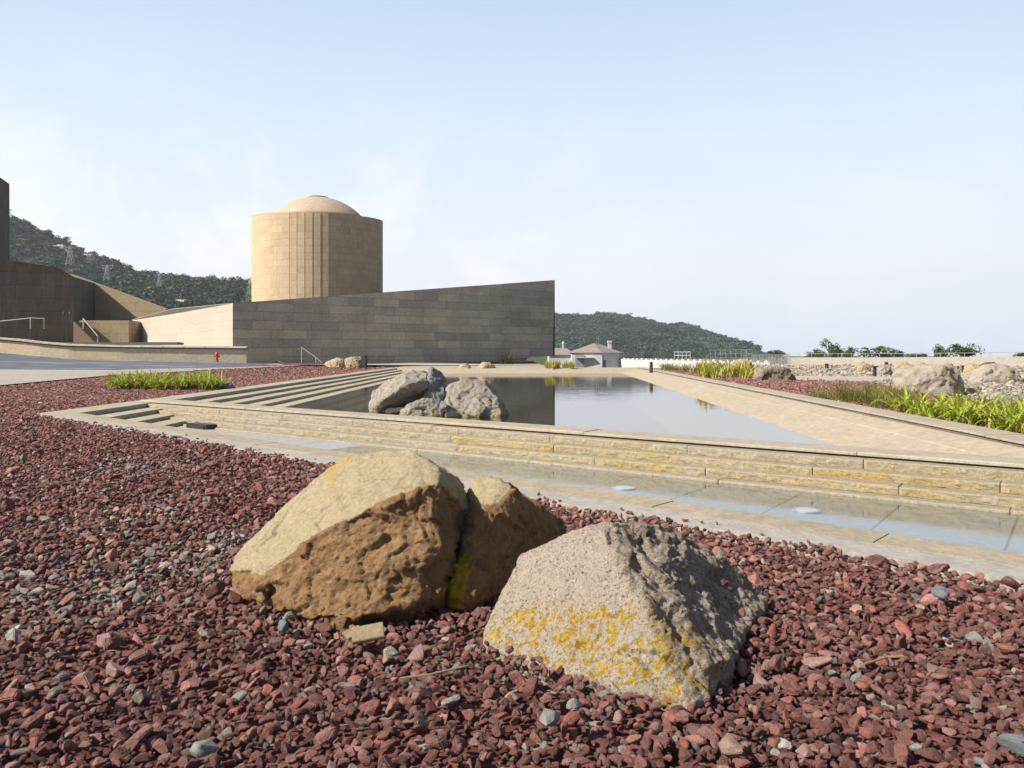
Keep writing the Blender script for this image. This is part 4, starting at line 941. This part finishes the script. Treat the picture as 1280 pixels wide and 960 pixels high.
def stone_src(name, m, n_var, npts=15, bev=.09):
    res = []
    for i in range(n_var):
        rs = np.random.default_rng(100+i); p = rs.normal(size=(npts, 3)); p /= np.linalg.norm(p, axis=1)[:, None]
        p *= np.array([1, rs.uniform(.65, .95), rs.uniform(.5, .8)])*.5*rs.uniform(.85, 1.1, (npts, 1))
        b2 = bmesh.new(); hull_into(b2, [Vector(x) for x in p]); bmesh.ops.dissolve_limit(b2, angle_limit=.28, verts=b2.verts, edges=b2.edges)
        bmesh.ops.recalc_face_normals(b2, faces=b2.faces)
        bmesh.ops.bevel(b2, geom=list(b2.edges), offset=bev*.5, segments=2, affect='EDGES', clamp_overlap=True)
        me = bpy.data.meshes.new(name); b2.to_mesh(me); b2.free(); me.materials.append(m); me.shade_smooth() if False else None
        res.append(bpy.data.objects.new('%s' % name, me))
    return res
srcs = stone_src('gravel_stone', MAT['stone'], 14)
def red_tones(P):
    n = len(P); t = rng.random(n); base = np.empty((n, 3))
    reds = np.array([(.26, .092, .080), (.31, .122, .108), (.20, .068, .060), (.36, .155, .14), (.23, .092, .088), (.28, .092, .074)])
    base[:] = reds[rng.integers(0, len(reds), n)]; base = base*np.array([.97, 1.0, .95])*rng.uniform(.42, 1.08, (n, 1))+np.array([.016, .020, .019])
    greys = np.array([(.40, .385, .35), (.47, .43, .37), (.28, .285, .275), (.34, .335, .29), (.54, .48, .43), (.42, .35, .27), (.44, .29, .25)])
    gp = np.full(n, .07)
    for cx, cy, rr, am in ((-1.75, 3.15, .42, .55), (-2.05, 3.3, .5, .4), (-1.5, 3.75, .3, .6), (-1.3, 3.9, .5, .5), (-3.2, 6.8, .5, .5), (-3.6, 6.1, .6, .3), (-2.3, 4.6, .5, .35), (-1.9, 2.5, .35, .25), (-2.6, 3.4, .5, .3)):
        gp += am*np.exp(-((P[:, 0]-cx)**2+(P[:, 1]-cy)**2)/rr**2)
    g = t < np.clip(gp*.62, 0, .5); base[g] = greys[rng.integers(0, len(greys), g.sum())]*rng.uniform(.45, .85, (g.sum(), 1))
    w_ = (~g) & (rng.random(n) < .10); base[w_] = base[w_]*.55+np.array([.36, .26, .23])*.45
    return np.clip(np.c_[base, np.ones(n)], 0, 1)
def scatter(x0, x1, y0, y1, spacing, keep, zf, smin, smax, sink):
    nx, ny = int((x1-x0)/spacing), int((y1-y0)/spacing)
    gx, gy = np.meshgrid(np.arange(nx), np.arange(ny)); P = np.c_[gx.ravel(), gy.ravel()].astype(float)
    P = (P+rng.uniform(0, 1, P.shape))*spacing+np.array([x0, y0])
    m = keep(P[:, 0], P[:, 1]); P = P[m]; n = len(P)
    s_ = smin+(smax-smin)*rng.beta(1.5, 3.2, n); s_ = np.where(rng.random(n) < .015, smax*rng.uniform(1.0, 1.35, n), s_)
    z = zf(P[:, 0], P[:, 1])+s_*rng.uniform(-.05, .32, n)-sink
    return np.c_[P, z], s_
nvec = np.array([AP_N.x, AP_N.y])
def d_ap(x, y): return (x-TIP.x)*nvec[0]+(y-TIP.y)*nvec[1]
def mound(x, y):
    return .012*np.sin(x*1.7+y*.9)+.010*np.sin(x*3.9-y*2.3+1)+.007*np.sin(x*7.1+y*5.2)
def mound_edge(x, y):
    d = np.clip(-d_ap(x, y)/.5, 0, 1); return mound(x, y)*d+.015*(1-d)
def in_front(Y0, Y1):
    return lambda x, y: (d_ap(x, y) < -.02+.05*np.sin(x*5)*np.sin(x*13)) & (y > Y0) & (y <= Y1) & (np.abs(x) < .86*y+.9) & ((x > -7.66) | (y < 12.0))
batches = []
for (Y0, Y1, sp, a_, b_) in ((1.0, 2.9, .026, .018, .085), (2.9, 4.5, .030, .022, .088), (4.5, 7.5, .036, .028, .092), (7.5, 12.6, .046, .036, .10)):
    batches.append(scatter(-.86*Y1-1, .86*Y1+1, Y0, Y1, sp, in_front(Y0, Y1), mound_edge, a_, b_, .012))
gh = np.vectorize(ground_h)
pe = np.array([(p[0], p[1]) for p in plaza_edge])
def left_keep(Y0, Y1):
    def f(x, y):
        xe = np.interp(y, pe[:, 1], pe[:, 0]); return (x < -7.68) & (y > Y0) & (y <= Y1) & (x > xe+.05) & (x > -.86*y-1)
    return f
for (Y0, Y1, sp, a_, b_) in ((12.0, 20, .06, .05, .105), (20, 34, .085, .07, .13), (34, 56, .13, .09, .18)):
    batches.append(scatter(-16, -4 if Y1 > 50 else -7.6, Y0, Y1, sp, left_keep(Y0, Y1), lambda x, y: gh(x, y)+.004, a_, b_, .02))
def right_keep(Y0, Y1):
    def f(x, y):
        xo = 5.35+.061*y; lim = np.interp(y, [5, 14, 20, 26, 34, 48], [10, 9.6, 10.3, 12.2, 12.2, 9.5]); return (x > xo+.03) & (x < lim) & (y > Y0) & (y <= Y1)
    return f
for (Y0, Y1, sp, a_, b_) in ((6, 14, .06, .045, .10), (14, 26, .08, .06, .12), (26, 47, .12, .08, .16)):
    batches.append(scatter(5, 13, Y0, Y1, sp, right_keep(Y0, Y1), lambda x, y: 0*x, a_, b_, .012))
P = np.vstack([b[0] for b in batches]); S = np.concatenate([b[1] for b in batches])*.82
# loose stones that spilled onto the pavement and lodged on the granite boulder
sp_ = []
for i in range(70):
    s_ = rng.uniform(.0, 1)**2*13; q = TIP+AP_D*(rng.uniform(2, 12.5))+AP_N*(rng.exponential(.05)); sp_.append((q.x, q.y, .022))
for px, py, Y in ((912, 735, 2.78), (926, 752, 2.72), (928, 765, 2.68), (905, 728, 2.80)): p = at(px, py, Y); sp_.append(tuple(p))
P = np.vstack([P, np.array(sp_)]); S = np.concatenate([S, rng.uniform(.022, .05, len(sp_))])
n = len(P); print('red stones', n)
scl = S[:, None]*np.c_[rng.uniform(.85, 1.35, n), rng.uniform(.8, 1.1, n), rng.uniform(.7, 1.0, n)]
far_ = np.clip((P[:, 1]-7)/10, 0, 1)                       # farther stones flattened to catch more sun and paled, partly as dust, for brightness
scl[:, 2] *= 1-.45*far_
rot = np.c_[rng.normal(0, .45, n)*(1-.6*far_), rng.normal(0, .45, n)*(1-.6*far_), rng.uniform(0, 6.28, n)]
inst_stuff('gravel', P, rng.integers(0, len(srcs), n), rot, scl, np.c_[red_tones(P)[:, :3]*(1+.18*far_[:, None])+far_[:, None]*np.array([.012, .012, .011]), np.ones(n)], srcs)
# grey rubble on the right
srcs2 = stone_src('rubble_stone', MAT['stone'], 8)
def rub_keep(x, y):
    lim = np.interp(y, [5, 14, 20, 26, 34, 47, 48, 61], [10, 9.6, 10.3, 12.2, 12.2, 9.5, 13.8, 21]); return (x > lim) & (x < .86*y+2) & (y > 12) & (y < 58) & (x < 42)
b1 = scatter(8, 42, 12, 58, .27, rub_keep, lambda x, y: 0*x, .08, .34, .03); b2 = scatter(8, 42, 12, 34, .13, rub_keep, lambda x, y: 0*x, .05, .15, .01)
P = np.vstack([b1[0], b2[0]]); S = np.concatenate([b1[1], b2[1]]); n = len(P); print('grey stones', n)
tn = np.array([(.40, .36, .30), (.33, .30, .25), (.45, .40, .33), (.28, .255, .22), (.38, .32, .24)])[rng.integers(0, 5, n)]*rng.uniform(.6, .95, (n, 1))
scl = S[:, None]*np.c_[rng.uniform(.85, 1.35, n), rng.uniform(.8, 1.1, n), rng.uniform(.6, .9, n)]
rot = np.c_[rng.normal(0, .4, n), rng.normal(0, .4, n), rng.uniform(0, 6.28, n)]
k = M_('grey_grit', .95, .1); v = k.co(); k.col(k.mix(k.noise(v, 5, 8, .8), (.40, .355, .29), (.29, .26, .215))).bump(k.noise(v, 12, 6, .8), .6, .05); MAT['grit'] = k.m
polysheet('grit_ground', [(10.0, 4), (9.6, 14), (10.3, 20), (12.2, 26), (12.2, 34), (9.5, 48), (13.6, 47.7), (20.9, 61), (70, 60.7), (70, 4)], MAT['grit'], -.022)
inst_stuff('rubble', P, rng.integers(0, 8, n), rot, scl, np.c_[tn, np.ones(n)], srcs2)
# grey path curving across the rubble
pth = [(10.6, 27.5), (12.5, 26.0), (15.0, 26.2), (19, 28), (26, 30), (26, 33), (18, 31.2), (14.5, 29.6), (12.2, 29.6), (10.8, 31)]
polysheet('path', pth, plain_stone('grey_path', (.36, .345, .32), (.30, .29, .27), None, .5), .06)
bm = bmesh.new()
kp = [(10.2, 28.4), (10.6, 27.4), (12.5, 25.8), (15.0, 25.9)]
for a, b in zip(kp, kp[1:]):
    a, b = Vector(a), Vector(b); mid = (a+b)/2; d = b-a; bx(bm, (mid.x, mid.y, .03), (d.length, .16, .12), math.atan2(d.y, d.x), .01)
tag(bm_obj('kerb', bm, MAT['apron']), 'short pale kerb edging the grey path beyond the olive boulder', 'kerb')

# a few single finds lying on the gravel
def find(px, py, size, m, label, cat, seed, name='pebble', Y=None, flat=.6):
    Y = Y or F*(EYE-.04)/(py-HOR); p = at(px, py, Y); rs = np.random.default_rng(seed); q = rs.normal(size=(16, 3)); q /= np.linalg.norm(q, axis=1)[:, None]; q *= np.array([1, .75, flat])*size/2
    b2 = bmesh.new(); hull_into(b2, [Vector(x) for x in q]); bmesh.ops.recalc_face_normals(b2, faces=b2.faces); bmesh.ops.bevel(b2, geom=list(b2.edges), offset=size*.05, segments=2, affect='EDGES', clamp_overlap=True)
    o = bm_obj(name, b2, m); o.location = (p.x, p.y, .045+size*flat*.2); o.rotation_euler = (rs.normal(0, .2), rs.normal(0, .2), rs.uniform(0, 6)); tag(o, label, cat); return o
gs = plain_stone('blue_grey_pebble', (.16, .175, .185), (.11, .125, .135), None, 8); ps = plain_stone('pale_pebble', (.25, .26, .24), (.18, .19, .175), None, 8)
find(1175, 745, .085, gs, 'blue-grey pebble lying alone on the red gravel near the right pavement edge', 'pebble', 1)
find(686, 905, .075, ps, 'pale green-grey angular pebble in front of the granite boulder', 'pebble', 2)
find(718, 887, .06, ps, 'pale flat pebble just below the granite boulder', 'pebble', 3)
find(355, 787, .075, gs, 'grey pebble beneath the left end of the large brown boulder', 'pebble', 4)
find(258, 940, .08, ps, 'large pale grey pebble near the bottom left of the gravel', 'pebble', 5)
find(1268, 940, .095, gs, 'grey pebble at the bottom right corner of the gravel', 'pebble', 6)
bm = bmesh.new(); bx(bm, (0, 0, 0), (.105, .085, .012), .1, .002); bx(bm, (-.05, .02, -.004), (.06, .05, .010), .5, .002)
wp = at(460, 797, F*.95/(797-HOR)); o = bm_obj('wood_chip', bm, plain_stone('weathered_wood', (.30, .23, .14), (.23, .17, .10), None, 6)); o.location = (wp.x, wp.y, .065); o.rotation_euler = (R(14), R(-6), .1)
tag(o, 'flat tan wood chip lying on the red gravel below the brown boulder', 'wood chip')

# ------------------------------------------------------------------ plants
def leaf_mat(name, c1, c2, dry, trans=.35):
    k = M_(name, .5, .35); oi = k.n('ShaderNodeObjectInfo').outputs['Random']; t = k.attr('along', out='Fac'); v = k.co()
    c = k.mix(k.noise(v, 9, 3, .6), c1, c2); c = k.mix(k.ramp(k.attr('leafr', out='Fac'), [(.66, 0.0), (.92, .95)]), c, dry)
    c = k.mix(k.ramp(t, [(0, .7), (.35, 0.0), (.9, 0.0), (1, .4)]), c, dry)
    k.col(c); b = k.b; tr = k.n('ShaderNodeBsdfTranslucent', {'Color': c}); ms = k.n('ShaderNodeMixShader', {'Fac': trans})
    k.t.links.new(b.outputs[0], ms.inputs[1]); k.t.links.new(tr.outputs[0], ms.inputs[2]); k.t.links.new(ms.outputs[0], k.t.nodes['Material Output'].inputs[0]); return k.m
MAT['lily'] = leaf_mat('lily_leaf', (.19, .31, .02), (.38, .44, .03), (.42, .32, .10), .3)
MAT['grassy'] = leaf_mat('grass_leaf', (.15, .17, .04), (.22, .22, .05), (.38, .30, .12))
MAT['yellow_leaf'] = leaf_mat('yellow_leaf', (.36, .38, .03), (.30, .34, .03), (.45, .35, .1))
def strap_mesh(name, rs, nleaf, Lmin, Lmax, wd, spread, lean_, m, base_r, dark=False):
    vs, fs, al, lr = [], [], [], []; ns = 7
    for _ in range(nleaf):
        az = rs.uniform(0, 2*math.pi); Ln = rs.uniform(Lmin, Lmax); w0 = wd*rs.uniform(.7, 1.2); r0 = base_r*math.sqrt(rs.random()); rb = rs.random()
        bend = rs.uniform(*lean_); tilt = rs.uniform(.03, spread); az0 = rs.uniform(0, 6.28)
        p = Vector((r0*math.cos(az0), r0*math.sin(az0), -.02)); th = tilt; side = Vector((-math.sin(az), math.cos(az), 0)); tw = rs.uniform(-.5, .5); b_i = len(vs)
        for j in range(ns+1):
            t = j/ns; wj = w0*(.55+1.1*t if t < .4 else 1.0*(1-((t-.4)/.6)**1.8))*.5+.0008
            sd_ = (side*math.cos(tw*t)+Vector((math.cos(az), math.sin(az), 0))*math.sin(tw*t)).normalized(); up = Vector((0, 0, 1))
            nrm = Vector((-math.cos(az)*math.cos(th), -math.sin(az)*math.cos(th), math.sin(th)))
            vs += [tuple(p-sd_*wj+nrm*wj*.35), tuple(p-nrm*wj*.12), tuple(p+sd_*wj+nrm*wj*.35)]; al += [t]*3; lr += [rb]*3
            d = Vector((math.cos(az)*math.sin(th), math.sin(az)*math.sin(th), math.cos(th))); p = p+d*(Ln/ns); th += bend*(.4+1.2*t)/ns*1.6
        for j in range(ns):
            q = b_i+j*3; fs += [(q, q+1, q+4, q+3), (q+1, q+2, q+5, q+4)]
    me = bpy.data.meshes.new(name); me.from_pydata(vs, [], fs); me.update(); me.materials.append(m); me.shade_smooth()
    for nm, arr in (('along', al), ('leafr', lr)):
        a_ = me.attributes.new(nm, 'FLOAT', 'POINT'); a_.data.foreach_set('value', np.array(arr, dtype=np.float32))
    return me
rs = random.Random(5)
lilies = [strap_mesh('lily_leaves', rs, 30, .34, .70, .044, .75, (.4, 2.2), MAT['lily'], .13) for _ in range(6)]
def plant_bed(spots, meshes, name, label, group, cat='plant', smin=.85, smax=1.15):
    for i, (x, y, z) in enumerate(spots):
        o = bpy.data.objects.new(name, meshes[i % len(meshes)]); C.objects.link(o); o.location = (x, y, z); o.rotation_euler = (0, 0, rs.uniform(0, 6.28))
        s_ = rs.uniform(smin, smax); o.scale = (s_, s_, s_); tag(o, label, cat, group)
spots = []
for i in range(44):
    u = rs.random(); row = i % 3; px = 146+(i//3)/14.0*128+rs.uniform(-6, 6); Y = 20.6+row*.75+rs.uniform(-.25, .25); x = (px-640)/F*Y; spots.append((x, Y, ground_h(x, Y)))
plant_bed(spots, lilies, 'strap_leaf_plant', 'yellow-green strap-leaved plant in the bed left of the pool steps', 'strap-leaved plants in the left bed', smin=.8, smax=1.05)
spots = []
for i in range(30):
    t = i/29; Y = 12.4-(12.4-7.6)*t+rs.uniform(-.15, .15); row = i % 3; x = outer_x(Y)+.22+row*.3+rs.uniform(-.08, .08); spots.append((x, Y, 0))
for i in range(10):
    Y = rs.uniform(8.0, 11); x = outer_x(Y)+rs.uniform(.9, 1.5); spots.append((x, Y, 0))
plant_bed(spots, lilies, 'strap_leaf_plant', 'bright green strap-leaved plant in the bed at the right edge beside the kerb', 'strap-leaved plants in the right bed', smin=.72, smax=1.0)
# wispy grass tussocks
tus = [strap_mesh('tussock_blades', rs, 90, .22, .50, .009, .8, (.2, 1.4), MAT['grassy'], .16) for _ in range(4)]
spots = []
for i in range(30):
    px = rs.uniform(1025, 1140); Y = rs.uniform(13.6, 16.6); x = (px-640)/F*Y
    if x > outer_x(Y)+.15: spots.append((x, Y, 0))
for i in range(6): Y = rs.uniform(9.5, 13.2); spots.append((outer_x(Y)+rs.uniform(1.0, 2.2), Y, 0))
plant_bed(spots, tus, 'grass_tussock', 'wispy olive grass tussock between the olive boulder and the big pale boulder', 'grass tussocks right of the pool', 'grass tussock')
spots = []
for i in range(16):
    px = rs.uniform(868, 945); Y = rs.uniform(29, 33); x = (px-640)/F*Y
    if x > outer_x(Y)+.3: spots.append((x, Y, 0))
ylm = [strap_mesh('yellow_leaves', rs, 26, .35, .75, .045, .6, (.2, 1.3), MAT['yellow_leaf'], .2) for _ in range(3)]
plant_bed(spots, ylm, 'yellow_plant', 'yellow-green strap-leaved plant in front of the tan boulder beyond the pool corner', 'yellow plants beyond the pool corner', smin=.9, smax=1.3)
spots = []
for i in range(22):
    px = rs.uniform(818, 905); Y = rs.uniform(37, 46); x = (px-640)/F*Y
    if x > outer_x(Y)+.3: spots.append((x, Y, 0))
tus2 = [strap_mesh('tussock_blades', rs, 60, .3, .6, .03, .8, (.2, 1.4), MAT['grassy'], .4) for _ in range(3)]
plant_bed(spots, tus2, 'grass_tussock', 'olive grass tussock along the far right side of the pool', 'grass tussocks at the far right corner', 'grass tussock')
spots = [(at(678+rs.random()*38, 460, 46.6).x, 46.6+rs.random(), .02) for i in range(12)]
plant_bed(spots, ylm, 'yellow_plant', 'bright yellow plant in the row in front of the white hut', 'yellow plants by the white hut', smin=.7, smax=1.0)
dk = [strap_mesh('dark_leaves', rs, 40, .5, 1.3, .05, .3, (.1, .6), leaf_mat('dark_leaf', (.03, .05, .02), (.05, .07, .02), (.12, .1, .05)), .25)]
plant_bed([(at(627+i*6, 460, 60).x, 60, 0) for i in range(3)], dk, 'dark_shrub', 'thin dark upright shrub under the hall prow', 'dark shrubs under the hall prow', 'shrub', .7, .9)

# leaf-clump crowns
def leafy(name, rs, n_, rad, leaf, m, lobes=7, spread=.5):
    vs, fs = [], []; cs = [(Vector((rs.gauss(0, spread), rs.gauss(0, spread), rs.gauss(0, spread*.7)))*rad*.8, rad*rs.uniform(.7-spread*.7, .7)) for _ in range(lobes)]
    for _ in range(n_):
        c_, r_ = rs.choice(cs); d = Vector((rs.gauss(0, 1), rs.gauss(0, 1), rs.gauss(0, 1))).normalized(); p = c_+d*r_*rs.uniform(.55, 1.05); s_ = leaf*rs.uniform(.6, 1.3)
        nn_ = (d+Vector((rs.gauss(0, .5), rs.gauss(0, .5), rs.gauss(0, .5)+.3))).normalized(); t = nn_.orthogonal().normalized(); b = nn_.cross(t); an = rs.uniform(0, 6.28); t, b = t*math.cos(an)+b*math.sin(an), b*math.cos(an)-t*math.sin(an)
        i = len(vs); vs += [tuple(p-t*s_), tuple(p+b*s_*.45+nn_*s_*.1), tuple(p+t*s_), tuple(p-b*s_*.45+nn_*s_*.1)]; fs.append((i, i+1, i+2, i+3))
    me = bpy.data.meshes.new(name); me.from_pydata(vs, [], fs); me.update(); me.materials.append(m); return me
k = M_('tree_leaf', .6, .25); g_ = k.n('ShaderNodeNewGeometry').outputs['Random Per Island']; c = k.ramp(g_, [(0, (.03, .055, .02)), (.6, (.06, .09, .03)), (1, (.10, .12, .045))]); k.col(c); MAT['leaf'] = k.m
def tree(px0, px1, yt, yb, Y, label, seed, lobes=7):
    rr = random.Random(seed); b = at((px0+px1)/2, yb, Y); wid = (px1-px0)/F*Y; hgt = (yb-yt)/F*Y; o = empty('tree', (b.x, b.y, -3.6)); tag(o, label, 'tree')
    zc = b.z+3.6+hgt*.5; bm = bmesh.new(); bar(bm, (0, 0, 0), (wid*.05, 0, zc), .16, 8, .09)
    for j in range(5): a_ = rr.uniform(0, 6.28); bar(bm, (wid*.04, 0, zc*.85), (wid*.32*math.cos(a_), wid*.3*math.sin(a_), zc+hgt*rr.uniform(0, .45)), .06, 6, .02)
    bm_obj('trunk', bm, MAT['bark'], o)
    me = leafy('crown', rr, 900, .5, .08, MAT['leaf'], lobes+2, .62); cr_ = bpy.data.objects.new('crown', me); C.objects.link(cr_); cr_.parent = o; cr_.location = (0, 0, zc); cr_.scale = (wid*.85, wid*.8, hgt*1.05)
tree(1028, 1056, 430, 450, 75, 'bushy green tree behind the terrace wall, leftmost of the tall ones', 1)
tree(1054, 1072, 434, 450, 78, 'small round-topped tree right of the bushy one behind the terrace wall', 2)
tree(1084, 1130, 435, 450, 76, 'wide low dark tree in the middle of the terrace wall skyline', 3, 12)
tree(1166, 1188, 431, 450, 74, 'dark rounded tree left of the tallest tree on the skyline', 4)
tree(1186, 1222, 427, 450, 73, 'tallest spreading tree behind the terrace wall on the right', 5, 10)
tree(1008, 1030, 438, 450, 90, 'low shrubby tree at the left end of the terrace wall', 6)
tree(1132, 1160, 441, 450, 85, 'faint low tree between the wide tree and the rounded tree', 7)
tree(1270, 1290, 439, 449, 80, 'small tree cut by the right picture edge on the skyline', 8)
tree(955, 985, 436, 448, 110, 'far bushy tree behind the metal fence', 9)
hb_ = leafy('shrub_leaves', random.Random(77), 500, .5, .12, MAT['leaf'], 9)
for i, (px, Y) in enumerate([(1014+9.5*j, 82) for j in range(20)]):
    p = at(px, 449, Y); o = bpy.data.objects.new('shrub', hb_); C.objects.link(o); o.location = (p.x, Y, .1+random.uniform(-.1, .25)); o.scale = (1.6, 1.2, 1.0); o.rotation_euler = (0, 0, i*1.3)
    tag(o, 'low dark shrub in the hedge line just above the terrace wall', 'shrub', 'hedge shrubs behind the terrace wall')

# ------------------------------------------------------------------ hills and their woods
def hill(name, sil, Yr, Yf, z_base, back=1.6, fexp=1.2):
    """sil: skyline (px, y) seen at depth Yr; slope falls to z_base at depth Yf"""
    sx_ = [s[0] for s in sil]; sy_ = [s[1] for s in sil]
    def zr_(X): return float(np.interp(640+X/Yr*F, sx_, [EYE-(y-HOR)/F*Yr for y in sy_]))
    def zf(X, Y):
        zt = zr_(X)
        if Y <= Yr: t = max(0, (Y-Yf)/(Yr-Yf)); return z_base+(zt-z_base)*t**fexp+1.2*noise.noise(Vector((X*.03, Y*.03, 0)))*min(1, 4*(1-t)*t+.0)*zt*.06
        t = (Y-Yr)/(Yr*back-Yr); return zt+(z_base-zt)*min(1, t)
    return zf
left_sil = [(-400, 160), (-200, 205), (0, 268), (40, 286), (90, 312), (150, 335), (200, 347), (260, 352), (312, 358), (380, 372), (480, 400), (560, 430), (700, 445)]
right_sil = [(560, 400), (640, 394), (690, 395), (730, 396), (760, 394), (800, 400), (830, 409), (850, 406), (865, 411), (880, 420), (900, 435), (918, 447), (930, 454), (950, 460)]
zl = hill('hill', left_sil, 420, 120, -2, 1.5); zr2 = hill('hill', right_sil, 820, 520, -8, 1.3, 1.0)
k = M_('hill_soil', .95, .1); v = k.co(); c = k.mix(k.noise(v, .03, 8, .7), (.045, .055, .022), (.10, .085, .05)); k.col(c); MAT['hill'] = k.m
grid_sheet('hill', -480, 40, 120, 620, 70, 60, zl, MAT['hill']); grid_sheet('hill', -100, 300, 520, 1060, 60, 50, zr2, MAT['hill'])
k = M_('wood_leaf', .7, .2); tone = k.attr('tone', 'INSTANCER'); g_ = k.n('ShaderNodeNewGeometry').outputs['Random Per Island']; k.col(k.mix(.6, tone, k.mix(g_, (.25,)*3, (.75,)*3), 'OVERLAY')); MAT['wood'] = k.m
crowns = [bpy.data.objects.new('wood_crown', leafy('wood_crown', random.Random(200+i), 150, .5, .13, MAT['wood'], 6)) for i in range(7)]
def wood(name, zf, n_, region, smin, smax, sources, tones, clear=None):
    pts, sc_ = [], []
    tries = 0
    while len(pts) < n_ and tries < n_*6:
        tries += 1
        X, Y = region()
        if clear and clear(X, Y): continue
        s_ = rs.uniform(smin, smax); pts.append((X, Y, zf(X, Y)+s_*.22)); sc_.append((s_*rs.uniform(.9, 1.3), s_*rs.uniform(.9, 1.3), s_*rs.uniform(.6, .9)))
    pch = np.array([[.55+1.0*max(0, .5+noise.noise(Vector((p[0]*.02, p[1]*.012, 1)))+.6*noise.noise(Vector((p[0]*.06, p[1]*.04, 2))))] for p in pts])
    n_ = len(pts); tn = pch* np.array(tones)[rng.integers(0, len(tones), n_)]*rng.uniform(.7, 1.25, (n_, 1))
    return inst_stuff(name, pts, rng.integers(0, len(sources), n_), np.c_[np.zeros(n_), np.zeros(n_), rng.uniform(0, 6.28, n_)], sc_, np.c_[tn, np.ones(n_)], sources)
def reg_l():
    Y = rs.uniform(130, 470); px = rs.uniform(-160, 520); return (px-640)/F*Y, Y
def reg_r():
    Y = rs.uniform(540, 880); px = rs.uniform(600, 948); return (px-640)/F*Y, Y
def bare(X, Y): return noise.noise(Vector((X*.025, Y*.018, 4)))+.5*noise.noise(Vector((X*.07, Y*.05, 9))) > .62
wood('hillside_wood', zl, 7000, reg_l, 3.5, 7.5, crowns, [(.030, .052, .018), (.042, .066, .022), (.055, .072, .024), (.024, .044, .016)], bare)
crowns2 = [bpy.data.objects.new('wood_crown', c_.data) for c_ in crowns]
wood('hillside_wood', zr2, 5500, reg_r, 4, 8.5, crowns2, [(.042, .062, .035), (.05, .07, .04), (.034, .054, .03)])
# bare rock scars on the left hill
scar = plain_stone('scar_rock', (.42, .38, .33), (.33, .29, .24), None, .1)
for i, (px, py, Y, wd_, lb) in enumerate(((70, 304, 405, 7, 'pale rock scar highest on the left hillside'), (108, 318, 410, 6, 'small pale rock scar below the skyline of the left hill'), (105, 334, 300, 6, 'tan bare bank beside the leftmost pylons'), (228, 367, 300, 5, 'pale rock patch on the lower left hillside'), (298, 371, 260, 7, 'broken pinkish rocks on the hill just left of the round tower'))):
    X = (px-640)/F*Y; z = zl(X, Y); r2_ = random.Random(i); pts = []
    for a_ in range(14): an = 2*math.pi*a_/14; q = r2_.uniform(.5, 1); pts += [(X+wd_*q*math.cos(an), Y+3*q*math.sin(an), z-1.5), (X+wd_*.8*q*math.cos(an), Y+2+2.6*q*math.sin(an), z+4.2*r2_.uniform(.4, 1))]
    o = rock('rock_scar', [pts], wd_/14, [(.3, 1.2), (.8, .7), (2, .3)], scar, i, 0); tag(o, lb, 'rock')

# electricity pylons on the hill
def pylon(px, yt, yb, Y, label, arms=2, wide=1.0):
    b = at(px, yb, Y); h = (yb-yt)/F*Y; o = empty('pylon', b); tag(o, label, 'pylon', 'electricity pylons on the left hill'); r_ = .05*Y/330
    bm = bmesh.new(); w0, w1 = h*.16, h*.035
    lv = [0, .3, .55, .78, 1.0]
    def cor(t, i): w_ = w0+(w1-w0)*t; return Vector(((1 if i in (0, 3) else -1)*w_, (1 if i < 2 else -1)*w_, h*t))
    for i in range(4):
        for a_, c_ in zip(lv, lv[1:]):
            bar(bm, cor(a_, i), cor(c_, i), r_, 5); bar(bm, cor(a_, i), cor(c_, (i+1) % 4), r_*.7, 5); bar(bm, cor(a_, (i+1) % 4), cor(c_, i), r_*.7, 5)
    bm_obj('lattice_mast', bm, MAT['steel_pale'], o)
    for j in range(arms):
        bm = bmesh.new(); z = h*(.96-.2*j); wa = h*.30*wide*(1 if j == 0 else .8)
        for s_ in (-1, 1): bar(bm, (0, .1, z), (s_*wa, 0, z), r_, 5); bar(bm, (0, -.1, z-h*.07), (s_*wa, 0, z), r_*.8, 5)
        bm_obj('cross_arm', bm, MAT['steel_pale'], o)
MAT['steel_pale'] = simple('galvanised_steel', (.40, .42, .45), .5, .3)
pylon(88, 308, 332, 300, 'leftmost lattice pylon on the dark hillside', 3, .7)
pylon(134, 331, 350, 300, 'squat lattice pylon with a wide crossbar, second from the left on the hillside', 2, 1.5)
pylon(199, 343, 358, 290, 'small lattice pylon with a flat crossbar in the middle of the hillside', 1, 1.6)
pylon(314, 346, 380, 240, 'lattice pylon right at the left side of the round tower', 2, .9)

# ------------------------------------------------------------------ the air
bm = bmesh.new(); bx(bm, (0, 420, 62), (2300, 1900, 146))
hm_ = bpy.data.materials.new('haze'); hm_.use_nodes = True; t_ = hm_.node_tree; t_.nodes.clear()
pv = t_.nodes.new('ShaderNodeVolumePrincipled'); pv.inputs['Color'].default_value = (.80, .88, 1, 1); pv.inputs['Density'].default_value = .00025; pv.inputs['Anisotropy'].default_value = .2
om = t_.nodes.new('ShaderNodeOutputMaterial'); t_.links.new(pv.outputs[0], om.inputs['Volume'])
tag(bm_obj('haze', bm, hm_), kind='stuff')
# twigs on the gravel
tw_m = simple('dry_twig', (.20, .13, .08), .9)
for pts_, lb in ((((500, 868, 2.2), (540, 866, 2.205), (585, 858, 2.24)), 'thin dry twig lying on the red gravel below the wood chip'), (((1080, 850, 2.3), (1110, 842, 2.33), (1130, 846, 2.31)), 'thin dry twig on the red gravel at lower right')):
    q_ = [at(*p) for p in pts_]; q_ = [Vector((p.x, p.y, .065+.01*i)) for i, p in enumerate(q_)]; bm = bmesh.new()
    for a, b in zip(q_, q_[1:]): bar(bm, a-q_[0], b-q_[0], .004, 6, .003)
    o = bm_obj('twig', bm, tw_m); o.location = q_[0]; tag(o, lb, 'twig')
